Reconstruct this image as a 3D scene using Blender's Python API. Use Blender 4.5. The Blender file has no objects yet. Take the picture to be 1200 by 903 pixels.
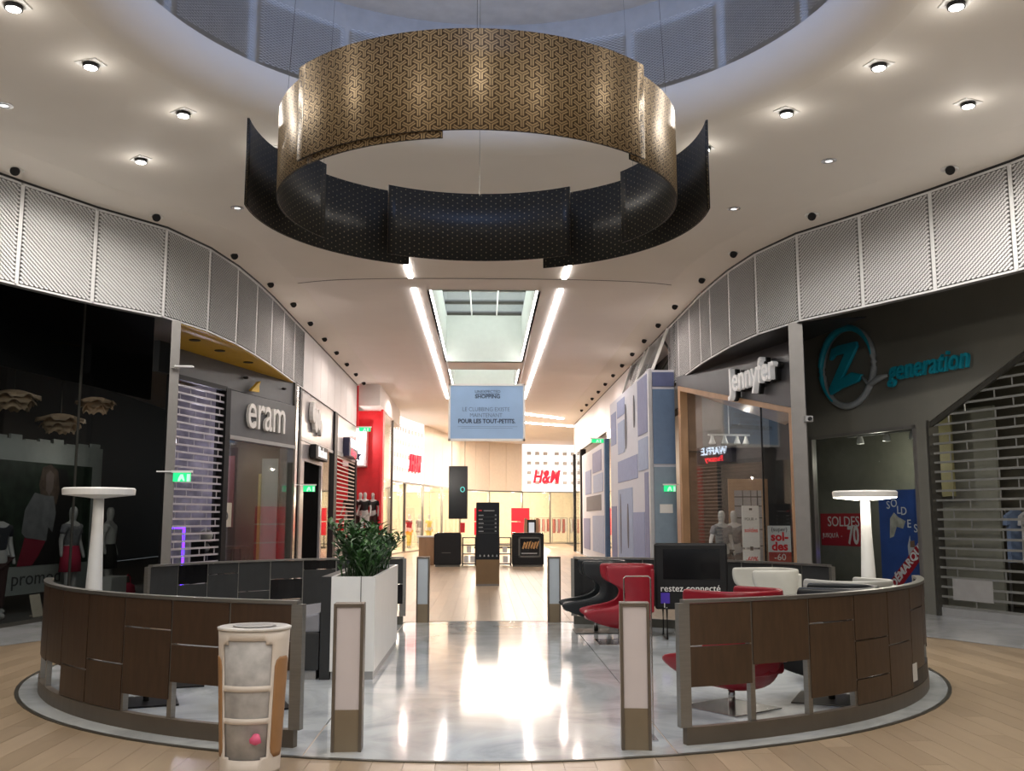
import bpy, bmesh, math, random
from mathutils import Vector, Matrix
random.seed(7)
PI = math.pi
scene = bpy.context.scene
COL = scene.collection

# ------------------------------------------------------------------ camera
F_PX = 1150.0
cam_d = bpy.data.cameras.new('camera')
cam_d.sensor_width = 36.0
cam_d.lens = F_PX * 36.0 / 1200.0
cam_d.clip_end = 300
cam = bpy.data.objects.new('camera', cam_d)
COL.objects.link(cam)
cam.location = (0, 0, 1.6)
cam.rotation_euler = (PI / 2 + math.atan(155.5 / F_PX), 0, -math.atan(32.0 / F_PX))
scene.camera = cam

# ------------------------------------------------------------------ world, exposure
w = bpy.data.worlds.new('world')
scene.world = w
w.use_nodes = True
w.node_tree.nodes['Background'].inputs[0].default_value = (0.74, 0.79, 0.84, 1)
w.node_tree.nodes['Background'].inputs[1].default_value = 0.42
scene.view_settings.view_transform = 'Standard'
scene.view_settings.look = 'None'
scene.view_settings.gamma = 1
scene.view_settings.use_curve_mapping = False
scene.view_settings.exposure = 0.15


def lamp(name, kind, loc, energy, color=(1, .93, .84), rot=(0, 0, 0), size=.1, spot=None, blend=.6, sy=None):
    d = bpy.data.lights.new(name, kind)
    d.energy = energy
    d.color = color
    if kind == 'AREA':
        d.size = size
        if sy:
            d.shape = 'RECTANGLE'
            d.size_y = sy
    else:
        d.shadow_soft_size = size
    if kind == 'SPOT':
        d.spot_size = spot or 1.6
        d.spot_blend = blend
    o = bpy.data.objects.new(name, d)
    COL.objects.link(o)
    o.location = loc
    o.rotation_euler = rot
    return o


# cool light of the dome above the round opening
lamp('dome_lamp', 'POINT', (0.03, 8.4, 7.35), 120, (.30, .50, 1.0), size=.5)
# unseen fill lamps added behind the viewer to brighten ceiling and bands
for yy in (-2.0, 2.2):
    for xx in (-3.2, 3.2):
        lamp('rear_fill', 'POINT', (xx, yy, 4.9), 170, size=.12)


# ------------------------------------------------------------------ materials
def nodes_of(name):
    m = bpy.data.materials.new(name)
    m.use_nodes = True
    nt = m.node_tree
    return m, nt, nt.nodes['Principled BSDF']


def mat(name, col, rough=.5, metal=0.0, var=.06, scale=6.0, bump=0.0, emit=None, es=0.0, spec=None, stretch=None, coat=0):
    m, nt, b = nodes_of(name)
    N, L = nt.nodes, nt.links
    tc = N.new('ShaderNodeTexCoord')
    mp = N.new('ShaderNodeMapping')
    if stretch:
        mp.inputs['Scale'].default_value = stretch
    L.new(tc.outputs['Object'], mp.inputs[0])
    no = N.new('ShaderNodeTexNoise')
    no.inputs['Scale'].default_value = scale
    no.inputs['Detail'].default_value = 3
    L.new(mp.outputs[0], no.inputs['Vector'])
    r = N.new('ShaderNodeValToRGB')
    r.color_ramp.elements[0].position = .3
    r.color_ramp.elements[1].position = .7
    c = Vector(col)
    lo, hi = c * (1 - var), c * (1 + var)
    r.color_ramp.elements[0].color = (*lo, 1)
    r.color_ramp.elements[1].color = (min(hi[0], 1), min(hi[1], 1), min(hi[2], 1), 1)
    L.new(no.outputs[0], r.inputs[0])
    L.new(r.outputs[0], b.inputs['Base Color'])
    b.inputs['Roughness'].default_value = rough
    b.inputs['Metallic'].default_value = metal
    if spec is not None:
        b.inputs['Specular IOR Level'].default_value = spec
    if coat:
        b.inputs['Coat Weight'].default_value = coat
    if emit:
        b.inputs['Emission Color'].default_value = (*emit, 1)
        b.inputs['Emission Strength'].default_value = es
    if bump:
        bp = N.new('ShaderNodeBump')
        bp.inputs['Strength'].default_value = bump
        bp.inputs['Distance'].default_value = .02
        L.new(no.outputs[0], bp.inputs['Height'])
        L.new(bp.outputs[0], b.inputs['Normal'])
    return m


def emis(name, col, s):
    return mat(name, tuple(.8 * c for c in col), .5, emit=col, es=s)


def glass(name, tint=(1, 1, 1), refl=1.0, rough=0.02):
    m = bpy.data.materials.new(name)
    m.use_nodes = True
    nt = m.node_tree
    N, L = nt.nodes, nt.links
    N.remove(N['Principled BSDF'])
    t = N.new('ShaderNodeBsdfTransparent')
    t.inputs[0].default_value = (*tint, 1)
    g = N.new('ShaderNodeBsdfGlossy')
    g.inputs['Roughness'].default_value = rough
    g.inputs['Color'].default_value = (refl, refl, refl, 1)
    fr = N.new('ShaderNodeLayerWeight')
    fr.inputs['Blend'].default_value = .5
    pw_ = N.new('ShaderNodeMath')
    pw_.operation = 'POWER'
    pw_.inputs[1].default_value = 4.0
    L.new(fr.outputs['Facing'], pw_.inputs[0])
    ma = N.new('ShaderNodeMath')
    ma.operation = 'MULTIPLY_ADD'
    ma.inputs[1].default_value = .6
    ma.inputs[2].default_value = .035
    L.new(pw_.outputs[0], ma.inputs[0])
    mx = N.new('ShaderNodeMixShader')
    L.new(ma.outputs[0], mx.inputs[0])
    L.new(t.outputs[0], mx.inputs[1])
    L.new(g.outputs[0], mx.inputs[2])
    L.new(mx.outputs[0], N['Material Output'].inputs[0])
    return m


def wood_planks(name, island):
    m, nt, b = nodes_of(name)
    N, L = nt.nodes, nt.links
    src = N.new('ShaderNodeNewGeometry') if island else N.new('ShaderNodeObjectInfo')
    rnd = src.outputs['Random Per Island'] if island else src.outputs['Random']
    tc = N.new('ShaderNodeTexCoord')
    mp = N.new('ShaderNodeMapping')
    mp.inputs['Scale'].default_value = (7, .7, 1)
    L.new(tc.outputs['Object'], mp.inputs[0])
    ad = N.new('ShaderNodeVectorMath')
    ad.operation = 'ADD'
    sc = N.new('ShaderNodeMath')
    sc.operation = 'MULTIPLY'
    sc.inputs[1].default_value = 57
    L.new(rnd, sc.inputs[0])
    L.new(mp.outputs[0], ad.inputs[0])
    L.new(sc.outputs[0], ad.inputs[1])
    no = N.new('ShaderNodeTexNoise')
    no.inputs['Scale'].default_value = 2.2
    no.inputs['Detail'].default_value = 5
    L.new(ad.outputs[0], no.inputs['Vector'])
    r = N.new('ShaderNodeValToRGB')
    r.color_ramp.elements[0].color = (.285, .21, .135, 1)
    r.color_ramp.elements[1].color = (.475, .365, .25, 1)
    r.color_ramp.elements[0].position = .0
    r.color_ramp.elements[1].position = 1
    k = N.new('ShaderNodeMath')
    k.operation = 'MULTIPLY_ADD'
    k.inputs[1].default_value = .55
    L.new(rnd, k.inputs[0])
    k2 = N.new('ShaderNodeMath')
    k2.operation = 'MULTIPLY'
    k2.inputs[1].default_value = .55
    L.new(no.outputs[0], k2.inputs[0])
    L.new(k2.outputs[0], k.inputs[2])
    L.new(k.outputs[0], r.inputs[0])
    L.new(r.outputs[0], b.inputs['Base Color'])
    b.inputs['Roughness'].default_value = .28
    b.inputs['Specular IOR Level'].default_value = .45
    return m


def marble(name, c0, c1, rough):
    m, nt, b = nodes_of(name)
    N, L = nt.nodes, nt.links
    tc = N.new('ShaderNodeTexCoord')
    no = N.new('ShaderNodeTexNoise')
    no.inputs['Scale'].default_value = .9
    no.inputs['Detail'].default_value = 8
    no.inputs['Roughness'].default_value = .62
    no.inputs['Distortion'].default_value = 1.2
    L.new(tc.outputs['Object'], no.inputs['Vector'])
    r = N.new('ShaderNodeValToRGB')
    r.color_ramp.elements[0].position = .36
    r.color_ramp.elements[1].position = .58
    r.color_ramp.elements[0].color = (*c0, 1)
    r.color_ramp.elements[1].color = (*c1, 1)
    L.new(no.outputs[0], r.inputs[0])
    L.new(r.outputs[0], b.inputs['Base Color'])
    n2 = N.new('ShaderNodeTexNoise')
    n2.inputs['Scale'].default_value = 5
    L.new(tc.outputs['Object'], n2.inputs['Vector'])
    mr = N.new('ShaderNodeMapRange')
    mr.inputs[3].default_value = rough * .8
    mr.inputs[4].default_value = rough * 1.3
    L.new(n2.outputs[0], mr.inputs[0])
    L.new(mr.outputs[0], b.inputs['Roughness'])
    b.inputs['Specular IOR Level'].default_value = .6
    return m


def lattice_mat(name, d, gold):
    """triangular lattice of three-armed figures on a curved plate, laid out with the plate's own UVs (metres)"""
    m, nt, b = nodes_of(name)
    N, L = nt.nodes, nt.links

    def M(op, a, c=None, e=None):
        n = N.new('ShaderNodeMath')
        n.operation = op
        for i, v in enumerate((a, c, e)):
            if v is None:
                continue
            if isinstance(v, (int, float)):
                n.inputs[i].default_value = v
            else:
                L.new(v, n.inputs[i])
        return n.outputs[0]
    uv = N.new('ShaderNodeUVMap')
    uv.uv_map = 'UVMap'
    sp = N.new('ShaderNodeSeparateXYZ')
    L.new(uv.outputs[0], sp.inputs[0])
    u = M('DIVIDE', sp.outputs[0], d)
    v = M('DIVIDE', sp.outputs[1], d)
    s3 = math.sqrt(3)
    ax, ay = M('WRAP', u, s3 / 2, -s3 / 2), M('WRAP', v, .5, -.5)
    bx, by = M('WRAP', M('ADD', u, s3 / 2), s3 / 2, -s3 / 2), M('WRAP', M('ADD', v, .5), .5, -.5)
    la = M('ADD', M('MULTIPLY', ax, ax), M('MULTIPLY', ay, ay))
    lb = M('ADD', M('MULTIPLY', bx, bx), M('MULTIPLY', by, by))
    use_b = M('LESS_THAN', lb, la)
    x = M('ADD', M('MULTIPLY', bx, use_b), M('MULTIPLY', ax, M('SUBTRACT', 1, use_b)))
    y = M('ADD', M('MULTIPLY', by, use_b), M('MULTIPLY', ay, M('SUBTRACT', 1, use_b)))
    r = M('SQRT', M('ADD', M('MULTIPLY', x, x), M('MULTIPLY', y, y)))
    if gold:
        th = M('WRAP', M('SUBTRACT', M('ARCTAN2', y, x), PI / 6), PI / 3, -PI / 3)
        p1 = M('ABSOLUTE', M('MULTIPLY', r, M('SINE', th)))
        t2 = M('SUBTRACT', PI / 3, M('ABSOLUTE', th))
        al2 = M('MULTIPLY', r, M('COSINE', t2))
        p2 = M('ABSOLUTE', M('MULTIPLY', r, M('SINE', t2)))
        g1 = M('MULTIPLY', M('LESS_THAN', p1, .165), M('GREATER_THAN', p1, .03))
        g2 = M('MULTIPLY', M('MULTIPLY', M('LESS_THAN', p2, .165), M('GREATER_THAN', p2, .03)), M('GREATER_THAN', al2, .37))
        f = M('MINIMUM', M('ADD', g1, g2), 1)
        c0, c1 = (.05, .030, .014, 1), (.29, .21, .115, 1)
        b.inputs['Roughness'].default_value = .42
        b.inputs['Metallic'].default_value = .5
        b.inputs['Anisotropic'].default_value = .96
        b.inputs['Anisotropic Rotation'].default_value = .25
        tg = N.new('ShaderNodeTangent')
        tg.direction_type = 'UV_MAP'
        tg.uv_map = 'UVMap'
        L.new(tg.outputs[0], b.inputs['Tangent'])
    else:
        f = M('LESS_THAN', r, .11)
        c0, c1 = (.016, .0145, .012, 1), (.16, .13, .08, 1)
        b.inputs['Roughness'].default_value = .42
        b.inputs['Specular IOR Level'].default_value = .15
    mx = N.new('ShaderNodeMix')
    mx.data_type = 'RGBA'
    L.new(f, mx.inputs[0])
    mx.inputs[6].default_value = c0
    mx.inputs[7].default_value = c1
    L.new(mx.outputs[2], b.inputs['Base Color'])
    return m


PLASTER = mat('plaster', (.74, .70, .645), .7, var=.015, scale=1.2)
PLASTER2 = mat('corridor_plaster', (.78, .735, .70), .7, var=.015, scale=1.2)
MESHW = mat('white_mesh_metal', (.74, .74, .74), .42, var=.03)
BACKG = mat('mesh_backing', (.24, .24, .24), .7)
DARK = mat('dark_gap', (.02, .02, .02), .6)
WOOD = wood_planks('oak_plank', False)
WOOD2 = wood_planks('oak_plank_far', True)
STONE = marble('polished_stone', (.34, .365, .375), (.54, .57, .58), .085)
STONE2 = marble('grey_stone', (.36, .37, .38), (.52, .53, .54), .16)
STEEL = mat('brushed_steel', (.30, .29, .27), .36, .85, stretch=(1, 1, 18))
STEELD = mat('dark_steel', (.12, .115, .10), .4, .7)
BRONZE = mat('bronze_metal', (.135, .11, .085), .42, .4)
BROWN = mat('brown_panel', (.050, .027, .015), .42, var=.16, scale=9, stretch=(3, 3, .6))
BROWN2 = mat('brown_panel_warm', (.064, .037, .020), .42, var=.16, scale=9, stretch=(3, 3, .6))
CHAR = mat('charcoal_panel', (.028, .029, .030), .45, var=.1, spec=.3)
BLK = mat('black_gloss', (.006, .006, .007), .14)
BLKM = mat('black_matt', (.010, .010, .011), .5, spec=.25)
WHITE = mat('white_lacquer', (.78, .78, .76), .3, var=.02)
WHITEM = mat('white_matt', (.72, .71, .69), .6, var=.03)
LAMPW = emis('lamp_glow', (1, .95, .86), 6.5)
LED = emis('led_strip_glow', (1, .93, .90), 20)
SPOTGL = emis('downlight_glow', (1, .96, .9), 22)
GREY = mat('grey_panel', (.10, .10, .09), .35, var=.05)
GREYL = mat('light_grey_panel', (.30, .30, .30), .35, var=.05)
SLATE = mat('slate_panel', (.085, .09, .095), .4)
GREYT = mat('taupe_facade', (.185, .18, .155), .36, var=.04, scale=2)
OAK = mat('oak_frame', (.36, .21, .11), .45, var=.14, scale=5, stretch=(1, 1, .3))
BROWNI = mat('brown_interior', (.17, .10, .065), .55, var=.12)
REDL = mat('red_leather', (.24, .008, .018), .33, var=.08)
BLKL = mat('black_leather', (.012, .015, .017), .3, var=.1)
WHTL = mat('white_leather', (.42, .415, .38), .4, var=.05)
CHROME = mat('chrome', (.55, .55, .55), .2, 1.0)
GLASS = glass('shop_glass', (.93, .95, .95))
GLASSD = glass('tinted_shop_glass', (.72, .74, .74), .75)
GOLD = lattice_mat('gold_lattice', .091, True)
DOTS = lattice_mat('dotted_black', .064, False)
GREEN = emis('exit_green', (.01, .62, .2), 1.0)
BLUEP = mat('pale_blue_print', (.30, .46, .70), .4, var=.05, scale=1.5)
YEL = mat('yellow_soffit', (.58, .36, .012), .45, var=.05)
CREAM = mat('cream_panel', (.76, .66, .53), .5, var=.03)
REDS = mat('red_wall', (.70, .02, .03), .45, var=.05)
REDG = mat('red_glow', (.62, .008, .02), .4, emit=(.8, .01, .03), es=.35)  # self-glow put into the red of boxes and stands that are no lamps


# ------------------------------------------------------------------ object helpers
def put(o, parent=None):
    COL.objects.link(o)
    if parent is not None:
        o.parent = parent
    return o


def tag(o, label=None, cat=None, group=None, kind=None):
    if label:
        o['label'] = label
    if cat:
        o['category'] = cat
    if group:
        o['group'] = group
    if kind:
        o['kind'] = kind
    return o


def thing(name, label, cat, loc=(0, 0, 0), rz=0.0, group=None, kind=None):
    o = bpy.data.objects.new(name, None)
    COL.objects.link(o)
    o.location = loc
    o.rotation_euler = (0, 0, rz)
    return tag(o, label, cat, group, kind)


class MB:
    def __init__(s):
        s.v, s.f, s.uv = [], [], None

    def add(s, vs, fs):
        n = len(s.v)
        s.v += [tuple(p) for p in vs]
        s.f += [tuple(i + n for i in f) for f in fs]
        return s

    def box(s, x0, x1, y0, y1, z0, z1, mtx=None):
        vs = [Vector(p) for p in ((x0, y0, z0), (x1, y0, z0), (x1, y1, z0), (x0, y1, z0), (x0, y0, z1), (x1, y0, z1), (x1, y1, z1), (x0, y1, z1))]
        if mtx:
            vs = [mtx @ p for p in vs]
        return s.add(vs, [(0, 3, 2, 1), (4, 5, 6, 7), (0, 1, 5, 4), (1, 2, 6, 5), (2, 3, 7, 6), (3, 0, 4, 7)])

    def bar(s, p, q, wd, ht=None):
        """rectangular bar between two points"""
        p, q = Vector(p), Vector(q)
        ht = ht or wd
        d = q - p
        m = Matrix.Translation(p) @ d.to_track_quat('Z', 'Y').to_matrix().to_4x4()
        return s.box(-wd / 2, wd / 2, -ht / 2, ht / 2, 0, d.length, m)

    def prism_xz(s, poly, y0, y1):
        """polygon in the x-z plane pushed from y0 to y1"""
        n = len(poly)
        vs = [(x, y0, z) for x, z in poly] + [(x, y1, z) for x, z in poly]
        fs = [tuple(range(n)), tuple(range(2 * n - 1, n - 1, -1))] + [(i, i + n, (i + 1) % n + n, (i + 1) % n) for i in range(n)]
        return s.add(vs, fs)

    def prism_xy(s, poly, z0, z1):
        n = len(poly)
        vs = [(x, y, z0) for x, y in poly] + [(x, y, z1) for x, y in poly]
        fs = [tuple(range(n - 1, -1, -1)), tuple(range(n, 2 * n))] + [(i, (i + 1) % n, (i + 1) % n + n, i + n) for i in range(n)]
        return s.add(vs, fs)

    def tube(s, path, r, n=8, closed=False):
        path = [Vector(p) for p in path]
        m = len(path)
        rr = r if isinstance(r, (list, tuple)) else [r] * m
        vs, fs = [], []
        for i, p in enumerate(path):
            a = path[(i - 1) % m] if (closed or i > 0) else p
            b = path[(i + 1) % m] if (closed or i < m - 1) else p
            q = (b - a).to_track_quat('Z', 'Y')
            for k in range(n):
                t = 2 * PI * k / n
                vs.append(p + q @ Vector((math.cos(t) * rr[i], math.sin(t) * rr[i], 0)))
        for i in range(m if closed else m - 1):
            j = (i + 1) % m
            for k in range(n):
                k2 = (k + 1) % n
                fs.append((i * n + k, i * n + k2, j * n + k2, j * n + k))
        if not closed:
            fs += [tuple(range(n - 1, -1, -1)), tuple(range((m - 1) * n, m * n))]
        return s.add(vs, fs)

    def lathe(s, prof, n=24, c=(0, 0, 0), sx=1.0, sy=1.0, cap=True):
        vs, fs = [], []
        for r, z in prof:
            for k in range(n):
                t = 2 * PI * k / n
                vs.append((c[0] + r * math.cos(t) * sx, c[1] + r * math.sin(t) * sy, c[2] + z))
        m = len(prof)
        for i in range(m - 1):
            for k in range(n):
                k2 = (k + 1) % n
                fs.append((i * n + k, i * n + k2, (i + 1) * n + k2, (i + 1) * n + k))
        if cap:
            fs += [tuple(range(n - 1, -1, -1)), tuple(range((m - 1) * n, m * n))]
        return s.add(vs, fs)

    def arc(s, c, a, b, th, t0, t1, z0, z1, n=6):
        """upright curved slab on an ellipse, angles in degrees"""
        vs, fs = [], []
        for i in range(n + 1):
            t = math.radians(t0 + (t1 - t0) * i / n)
            ct, st = math.cos(t), math.sin(t)
            for q in (0, th):
                for z in (z0, z1):
                    vs.append((c[0] + (a + q) * ct, c[1] + (b + q) * st, z))
        for i in range(n):
            A, B = i * 4, i * 4 + 4
            fs += [(A, A + 1, B + 1, B), (A + 2, B + 2, B + 3, A + 3), (A + 1, A + 3, B + 3, B + 1), (A, B, B + 2, A + 2)]
        fs += [(0, 2, 3, 1), (n * 4, n * 4 + 1, n * 4 + 3, n * 4 + 2)]
        return s.add(vs, fs)

    def mesh(s, name, m, smooth=False):
        me = bpy.data.meshes.new(name)
        me.from_pydata(s.v, [], s.f)
        bm = bmesh.new()
        bm.from_mesh(me)
        bmesh.ops.recalc_face_normals(bm, faces=bm.faces)
        bm.to_mesh(me)
        bm.free()
        if m:
            me.materials.append(m)
        if smooth:
            me.polygons.foreach_set('use_smooth', [True] * len(me.polygons))
        return me

    def build(s, name, m, parent=None, smooth=False, bevel=0, seg=2, label=None, cat=None, group=None, kind=None, loc=None):
        o = bpy.data.objects.new(name, s.mesh(name, m, smooth))
        put(o, parent)
        if loc:
            o.location = loc
        if bevel:
            md = o.modifiers.new('bevel', 'BEVEL')
            md.width = bevel
            md.segments = seg
            md.limit_method = 'ANGLE'
        if smooth:
            try:
                with bpy.context.temp_override(object=o):
                    pass
            except Exception:
                pass
        return tag(o, label, cat, group, kind)


def bx(name, m, parent, x0, x1, y0, y1, z0, z1, bevel=0, **kw):
    return MB().box(x0, x1, y0, y1, z0, z1).build(name, m, parent, bevel=bevel, **kw)


def text(name, s, size, m, parent, loc, extrude=.01, align='CENTER', sx=1.0, bold=0.0, shear=0.0, rot=(PI / 2, 0, 0), **kw):
    c = bpy.data.curves.new(name, 'FONT')
    c.body = s
    c.size = size
    c.extrude = extrude
    c.offset = bold
    c.shear = shear
    c.align_x = align
    c.align_y = 'CENTER'
    c.resolution_u = 3
    t = bpy.data.objects.new(name, c)
    COL.objects.link(t)
    me = bpy.data.meshes.new_from_object(t.evaluated_get(bpy.context.evaluated_depsgraph_get()))
    bpy.data.objects.remove(t)
    bpy.data.curves.remove(c)
    me.materials.clear()
    me.materials.append(m)
    for v in me.vertices:
        v.co.x *= sx
    o = bpy.data.objects.new(name, me)
    put(o, parent)
    o.location = loc
    o.rotation_euler = rot
    return tag(o, **kw)


def smooth_mod(o, lv=1):
    md = o.modifiers.new('subdivision', 'SUBSURF')
    md.levels = md.render_levels = lv
    return o


def catmull(pts, step):
    out = []
    P = [Vector((*p, 0)) for p in pts]
    P = [P[0] * 2 - P[1]] + P + [P[-1] * 2 - P[-2]]
    for i in range(1, len(P) - 2):
        a, b, c, d = P[i - 1:i + 3]
        for k in range(24):
            t = k / 24
            out.append(.5 * ((2 * b) + (c - a) * t + (2 * a - 5 * b + 4 * c - d) * t * t + (3 * b - a - 3 * c + d) * t ** 3))
    out.append(P[-2])
    res, acc = [out[0]], 0.0
    for a, b in zip(out, out[1:]):
        seg = (b - a).length
        while acc + seg >= step:
            t = (step - acc) / seg
            a = a.lerp(b, t)
            res.append(a)
            seg = (b - a).length
            acc = 0.0
        acc += seg
    return [(p.x, p.y) for p in res]


def frame(p, q):
    return p, math.atan2(q[1] - p[1], q[0] - p[0])


# ================================================================== SETTING
CEN = (0.05, 11.24)
CZ = 6.3
# --- floor base
bx('floor', STEELD, None, -14, 14, -6, 75, -.12, -.02, label='wide mall floor of oak planks and stone', cat='floor', kind='structure')
floor = bpy.data.objects['floor']
PW, PL = .21, 1.9
pm = MB().box(-PW / 2 + .0015, PW / 2 - .0015, -PL / 2 + .0015, PL / 2 - .0015, -.018, 0).mesh('plank', WOOD)
cand, far = [], MB()
for i in range(-44, 45):
    x = i * PW
    off = ((i * 37) % 11) / 11 * PL
    y = -4.0 + off
    while y < 70:
        ins = ((x - CEN[0]) / 4.73) ** 2 + ((y - CEN[1]) / 4.46) ** 2
        lim = 8.3 if y < 20 else 5.2
        if abs(x) < lim and ins > .62:
            cand.append((x, y))
        y += PL


def seen(p):
    x, y = p
    if y < 6.2:
        return 1e3 + abs(y - 6.2)
    if abs(x) > y * .56 + .3:
        return 1e3 + abs(x)
    if y > 14 and abs(x) > 1.4 and abs(x) < 5.5:
        return 500 + y
    return y


cand.sort(key=seen)
for x, y in cand[:300]:
    o = put(bpy.data.objects.new('plank', pm), floor)
    o.location = (x, y, 0)
for x, y in cand[300:]:
    far.box(x - PW / 2 + .0015, x + PW / 2 - .0015, y - PL / 2 + .0015, y + PL / 2 - .0015, -.018, 0)
far.build('planking', WOOD2, floor, kind='stuff')

# --- polished round floor of the seating area
disc = thing('floor_disc', 'pale polished stone circle set into the oak floor', 'floor', (CEN[0], CEN[1], 0), kind='structure')
A, B = 4.73, 4.46


def seg_poly(x0, x1, n=40):
    t = [(math.sqrt(max(0, 1 - (x / A) ** 2)) * B, x) for x in [x0 + (x1 - x0) * i / n for i in range(n + 1)]]
    return [(x, -y) for y, x in t] + [(x, y) for y, x in reversed(t)]


MB().prism_xy(seg_poly(-A + .001, -1.284), -.02, .006).build('stone_slab', STONE, disc)
MB().prism_xy(seg_poly(-1.272, 1.272), -.02, .006).build('stone_slab', STONE, disc)
MB().prism_xy(seg_poly(1.284, A - .001), -.02, .006).build('stone_slab', STONE, disc)
MB().arc((0, 0), A, B, .035, 0, 360, -.02, .009, 96).build('metal_edge', STEELD, disc)

# --- side wall bands
PR = [(4.46, -6), (5.2, 0), (6.6, 4.2), (7.6, 7.0), (7.75, 9.0), (7.4, 10.6), (6.89, 12.0), (6.35, 13.15), (5.6, 14.55), (5.1, 15.4), (4.75, 16.5), (4.55, 17.9), (4.46, 20), (4.46, 22.7), (4.46, 49)]
PLF = [(-x - (.12 if 9 < y < 15 else 0), y) for x, y in PR[:-1]] + [(-4.46, 34.8)]
cR, cL = catmull(PR, 1.25), catmull(PLF, 1.25)
ZB, ZT = 4.75, 6.2
# one shared expanded-metal panel, 1.25 m long
pb = MB()
pw, phh = 1.25, ZT - ZB
nx, nz = 15, 24
dx, dz = (pw - .06) / nx, (phh - .06) / nz
for j in range(nz * 2 - 1):
    zc = .03 + dz * (j + 1) / 2
    for i in range(nx if j % 2 == 0 else nx - 1):
        xc = .03 + dx * (i + (.5 if j % 2 == 0 else 1.0))
        hx, hz = dx * .48, dz * .49
        pb.add([(xc - hx, .0, zc), (xc, -.022, zc - hz), (xc + hx, .0, zc), (xc, .016, zc + hz)], [(0, 1, 2, 3)])
pd = MB()
pd.v, pd.f = list(pb.v), list(pb.f)
pb.box(0, pw, .004, .012, 0, .03).box(0, pw, .004, .012, phh - .03, phh).box(0, .03, .004, .012, 0, phh).box(pw - .03, pw, .004, .012, 0, phh)
band_mesh = pb.mesh('mesh_panel', MESHW)
drum_mesh = pd.mesh('mesh_panel', MESHW)
pbs = MB().box(0, pw, .004, .012, 0, phh)
for k in range(24):
    pbs.box(pw - .03, pw - .012, .0, .004, .02 + k * .06, .045 + k * .06)
plain_mesh = pbs.mesh('wall_panel', mat('band_plain', (.60, .58, .575), .45, var=.02))


def band(curve, side, name, label, mesh_until, skip=None):
    root = thing(name, label, 'wall', kind='structure')
    bk = MB()
    off = .06 * side
    for (x0, y0), (x1, y1) in zip(curve, curve[1:]):
        d = Vector((x1 - x0, y1 - y0))
        nrm = Vector((d.y, -d.x)).normalized() * .06
        if skip and skip[0] < (y0 + y1) / 2 < skip[1]:
            continue
        n2 = nrm * side
        bk.add([(x0 + n2.x, y0 + n2.y, ZB), (x1 + n2.x, y1 + n2.y, ZB), (x1 + n2.x, y1 + n2.y, ZT), (x0 + n2.x, y0 + n2.y, ZT)], [(0, 1, 2, 3)])
        bk.add([(x0, y0, ZB), (x1, y1, ZB), (x1 + n2.x * 2, y1 + n2.y * 2, ZB), (x0 + n2.x * 2, y0 + n2.y * 2, ZB)], [(0, 1, 2, 3)])
        if y1 < 4:
            continue
        me = band_mesh if (y0 + y1) / 2 < mesh_until else plain_mesh
        o = put(bpy.data.objects.new(me.name, me), root)
        # local x along the wall, local -y towards the hall
        if side > 0:
            o.location = (x1, y1, ZB)
            o.rotation_euler = (0, 0, math.atan2(y0 - y1, x0 - x1))
        else:
            o.location = (x0, y0, ZB)
            o.rotation_euler = (0, 0, math.atan2(y1 - y0, x1 - x0))
        o.scale.x = d.length / 1.25
    bk.build('backing', BACKG, root)
    return root


wl = band(cL, -1, 'wall_left', 'white expanded-metal band above the dark shopfronts with yellow soffit', 24)
wr = band(cR, 1, 'wall_right', 'white expanded-metal band above the grey and oak-framed shopfronts', 23.2, skip=(22.9, 29.5))


def offset_curve(curve, side, d):
    out = []
    for i, p in enumerate(curve):
        a, b = curve[max(0, i - 1)], curve[min(len(curve) - 1, i + 1)]
        t = Vector((b[0] - a[0], b[1] - a[1])).normalized()
        n = Vector((-t.y, t.x)) * side
        out.append((p[0] + n.x * d, p[1] + n.y * d))
    return out


def strip(name, m, ca, za, cb, zb, label, parent=None, **kw):
    b = MB()
    n = len(ca)
    b.add([(x, y, za) for x, y in ca] + [(x, y, zb) for x, y in cb], [(i, i + 1, n + i + 1, n + i) for i in range(n - 1)])
    return b.build(name, m, parent, smooth=True, label=label, **kw)


for cv, sd, nm in ((cL, -1, 'left'), (cR, 1, 'right')):
    # offset towards the hall: for the left curve running away the hall is on its right
    ins = offset_curve(cv, sd, .75)
    strip('ceiling_cove_' + nm, PLASTER, cv, ZT + .03, ins, CZ + .002, 'sloping plaster cove between wall band and ceiling', kind='structure', cat='ceiling')
    strip('trim_' + nm, DARK, cv, ZT, offset_curve(cv, sd, .012), ZT + .032, 'dark shadow gap along the band top', kind='structure', cat='trim')

for nm_, x_ in (('left', -13.95), ('right', 13.9)):  # unseen walls added to keep sky light out of the shop interiors
    bx('wall_sky_block_' + nm_, DARK, None, x_, x_ + .05, -6, 75, 0, 6.3, label='unseen dark wall added to block sky light behind the shops on the ' + ('black glass' if x_ < 0 else 'taupe') + ' side', cat='wall', kind='structure')
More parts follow.
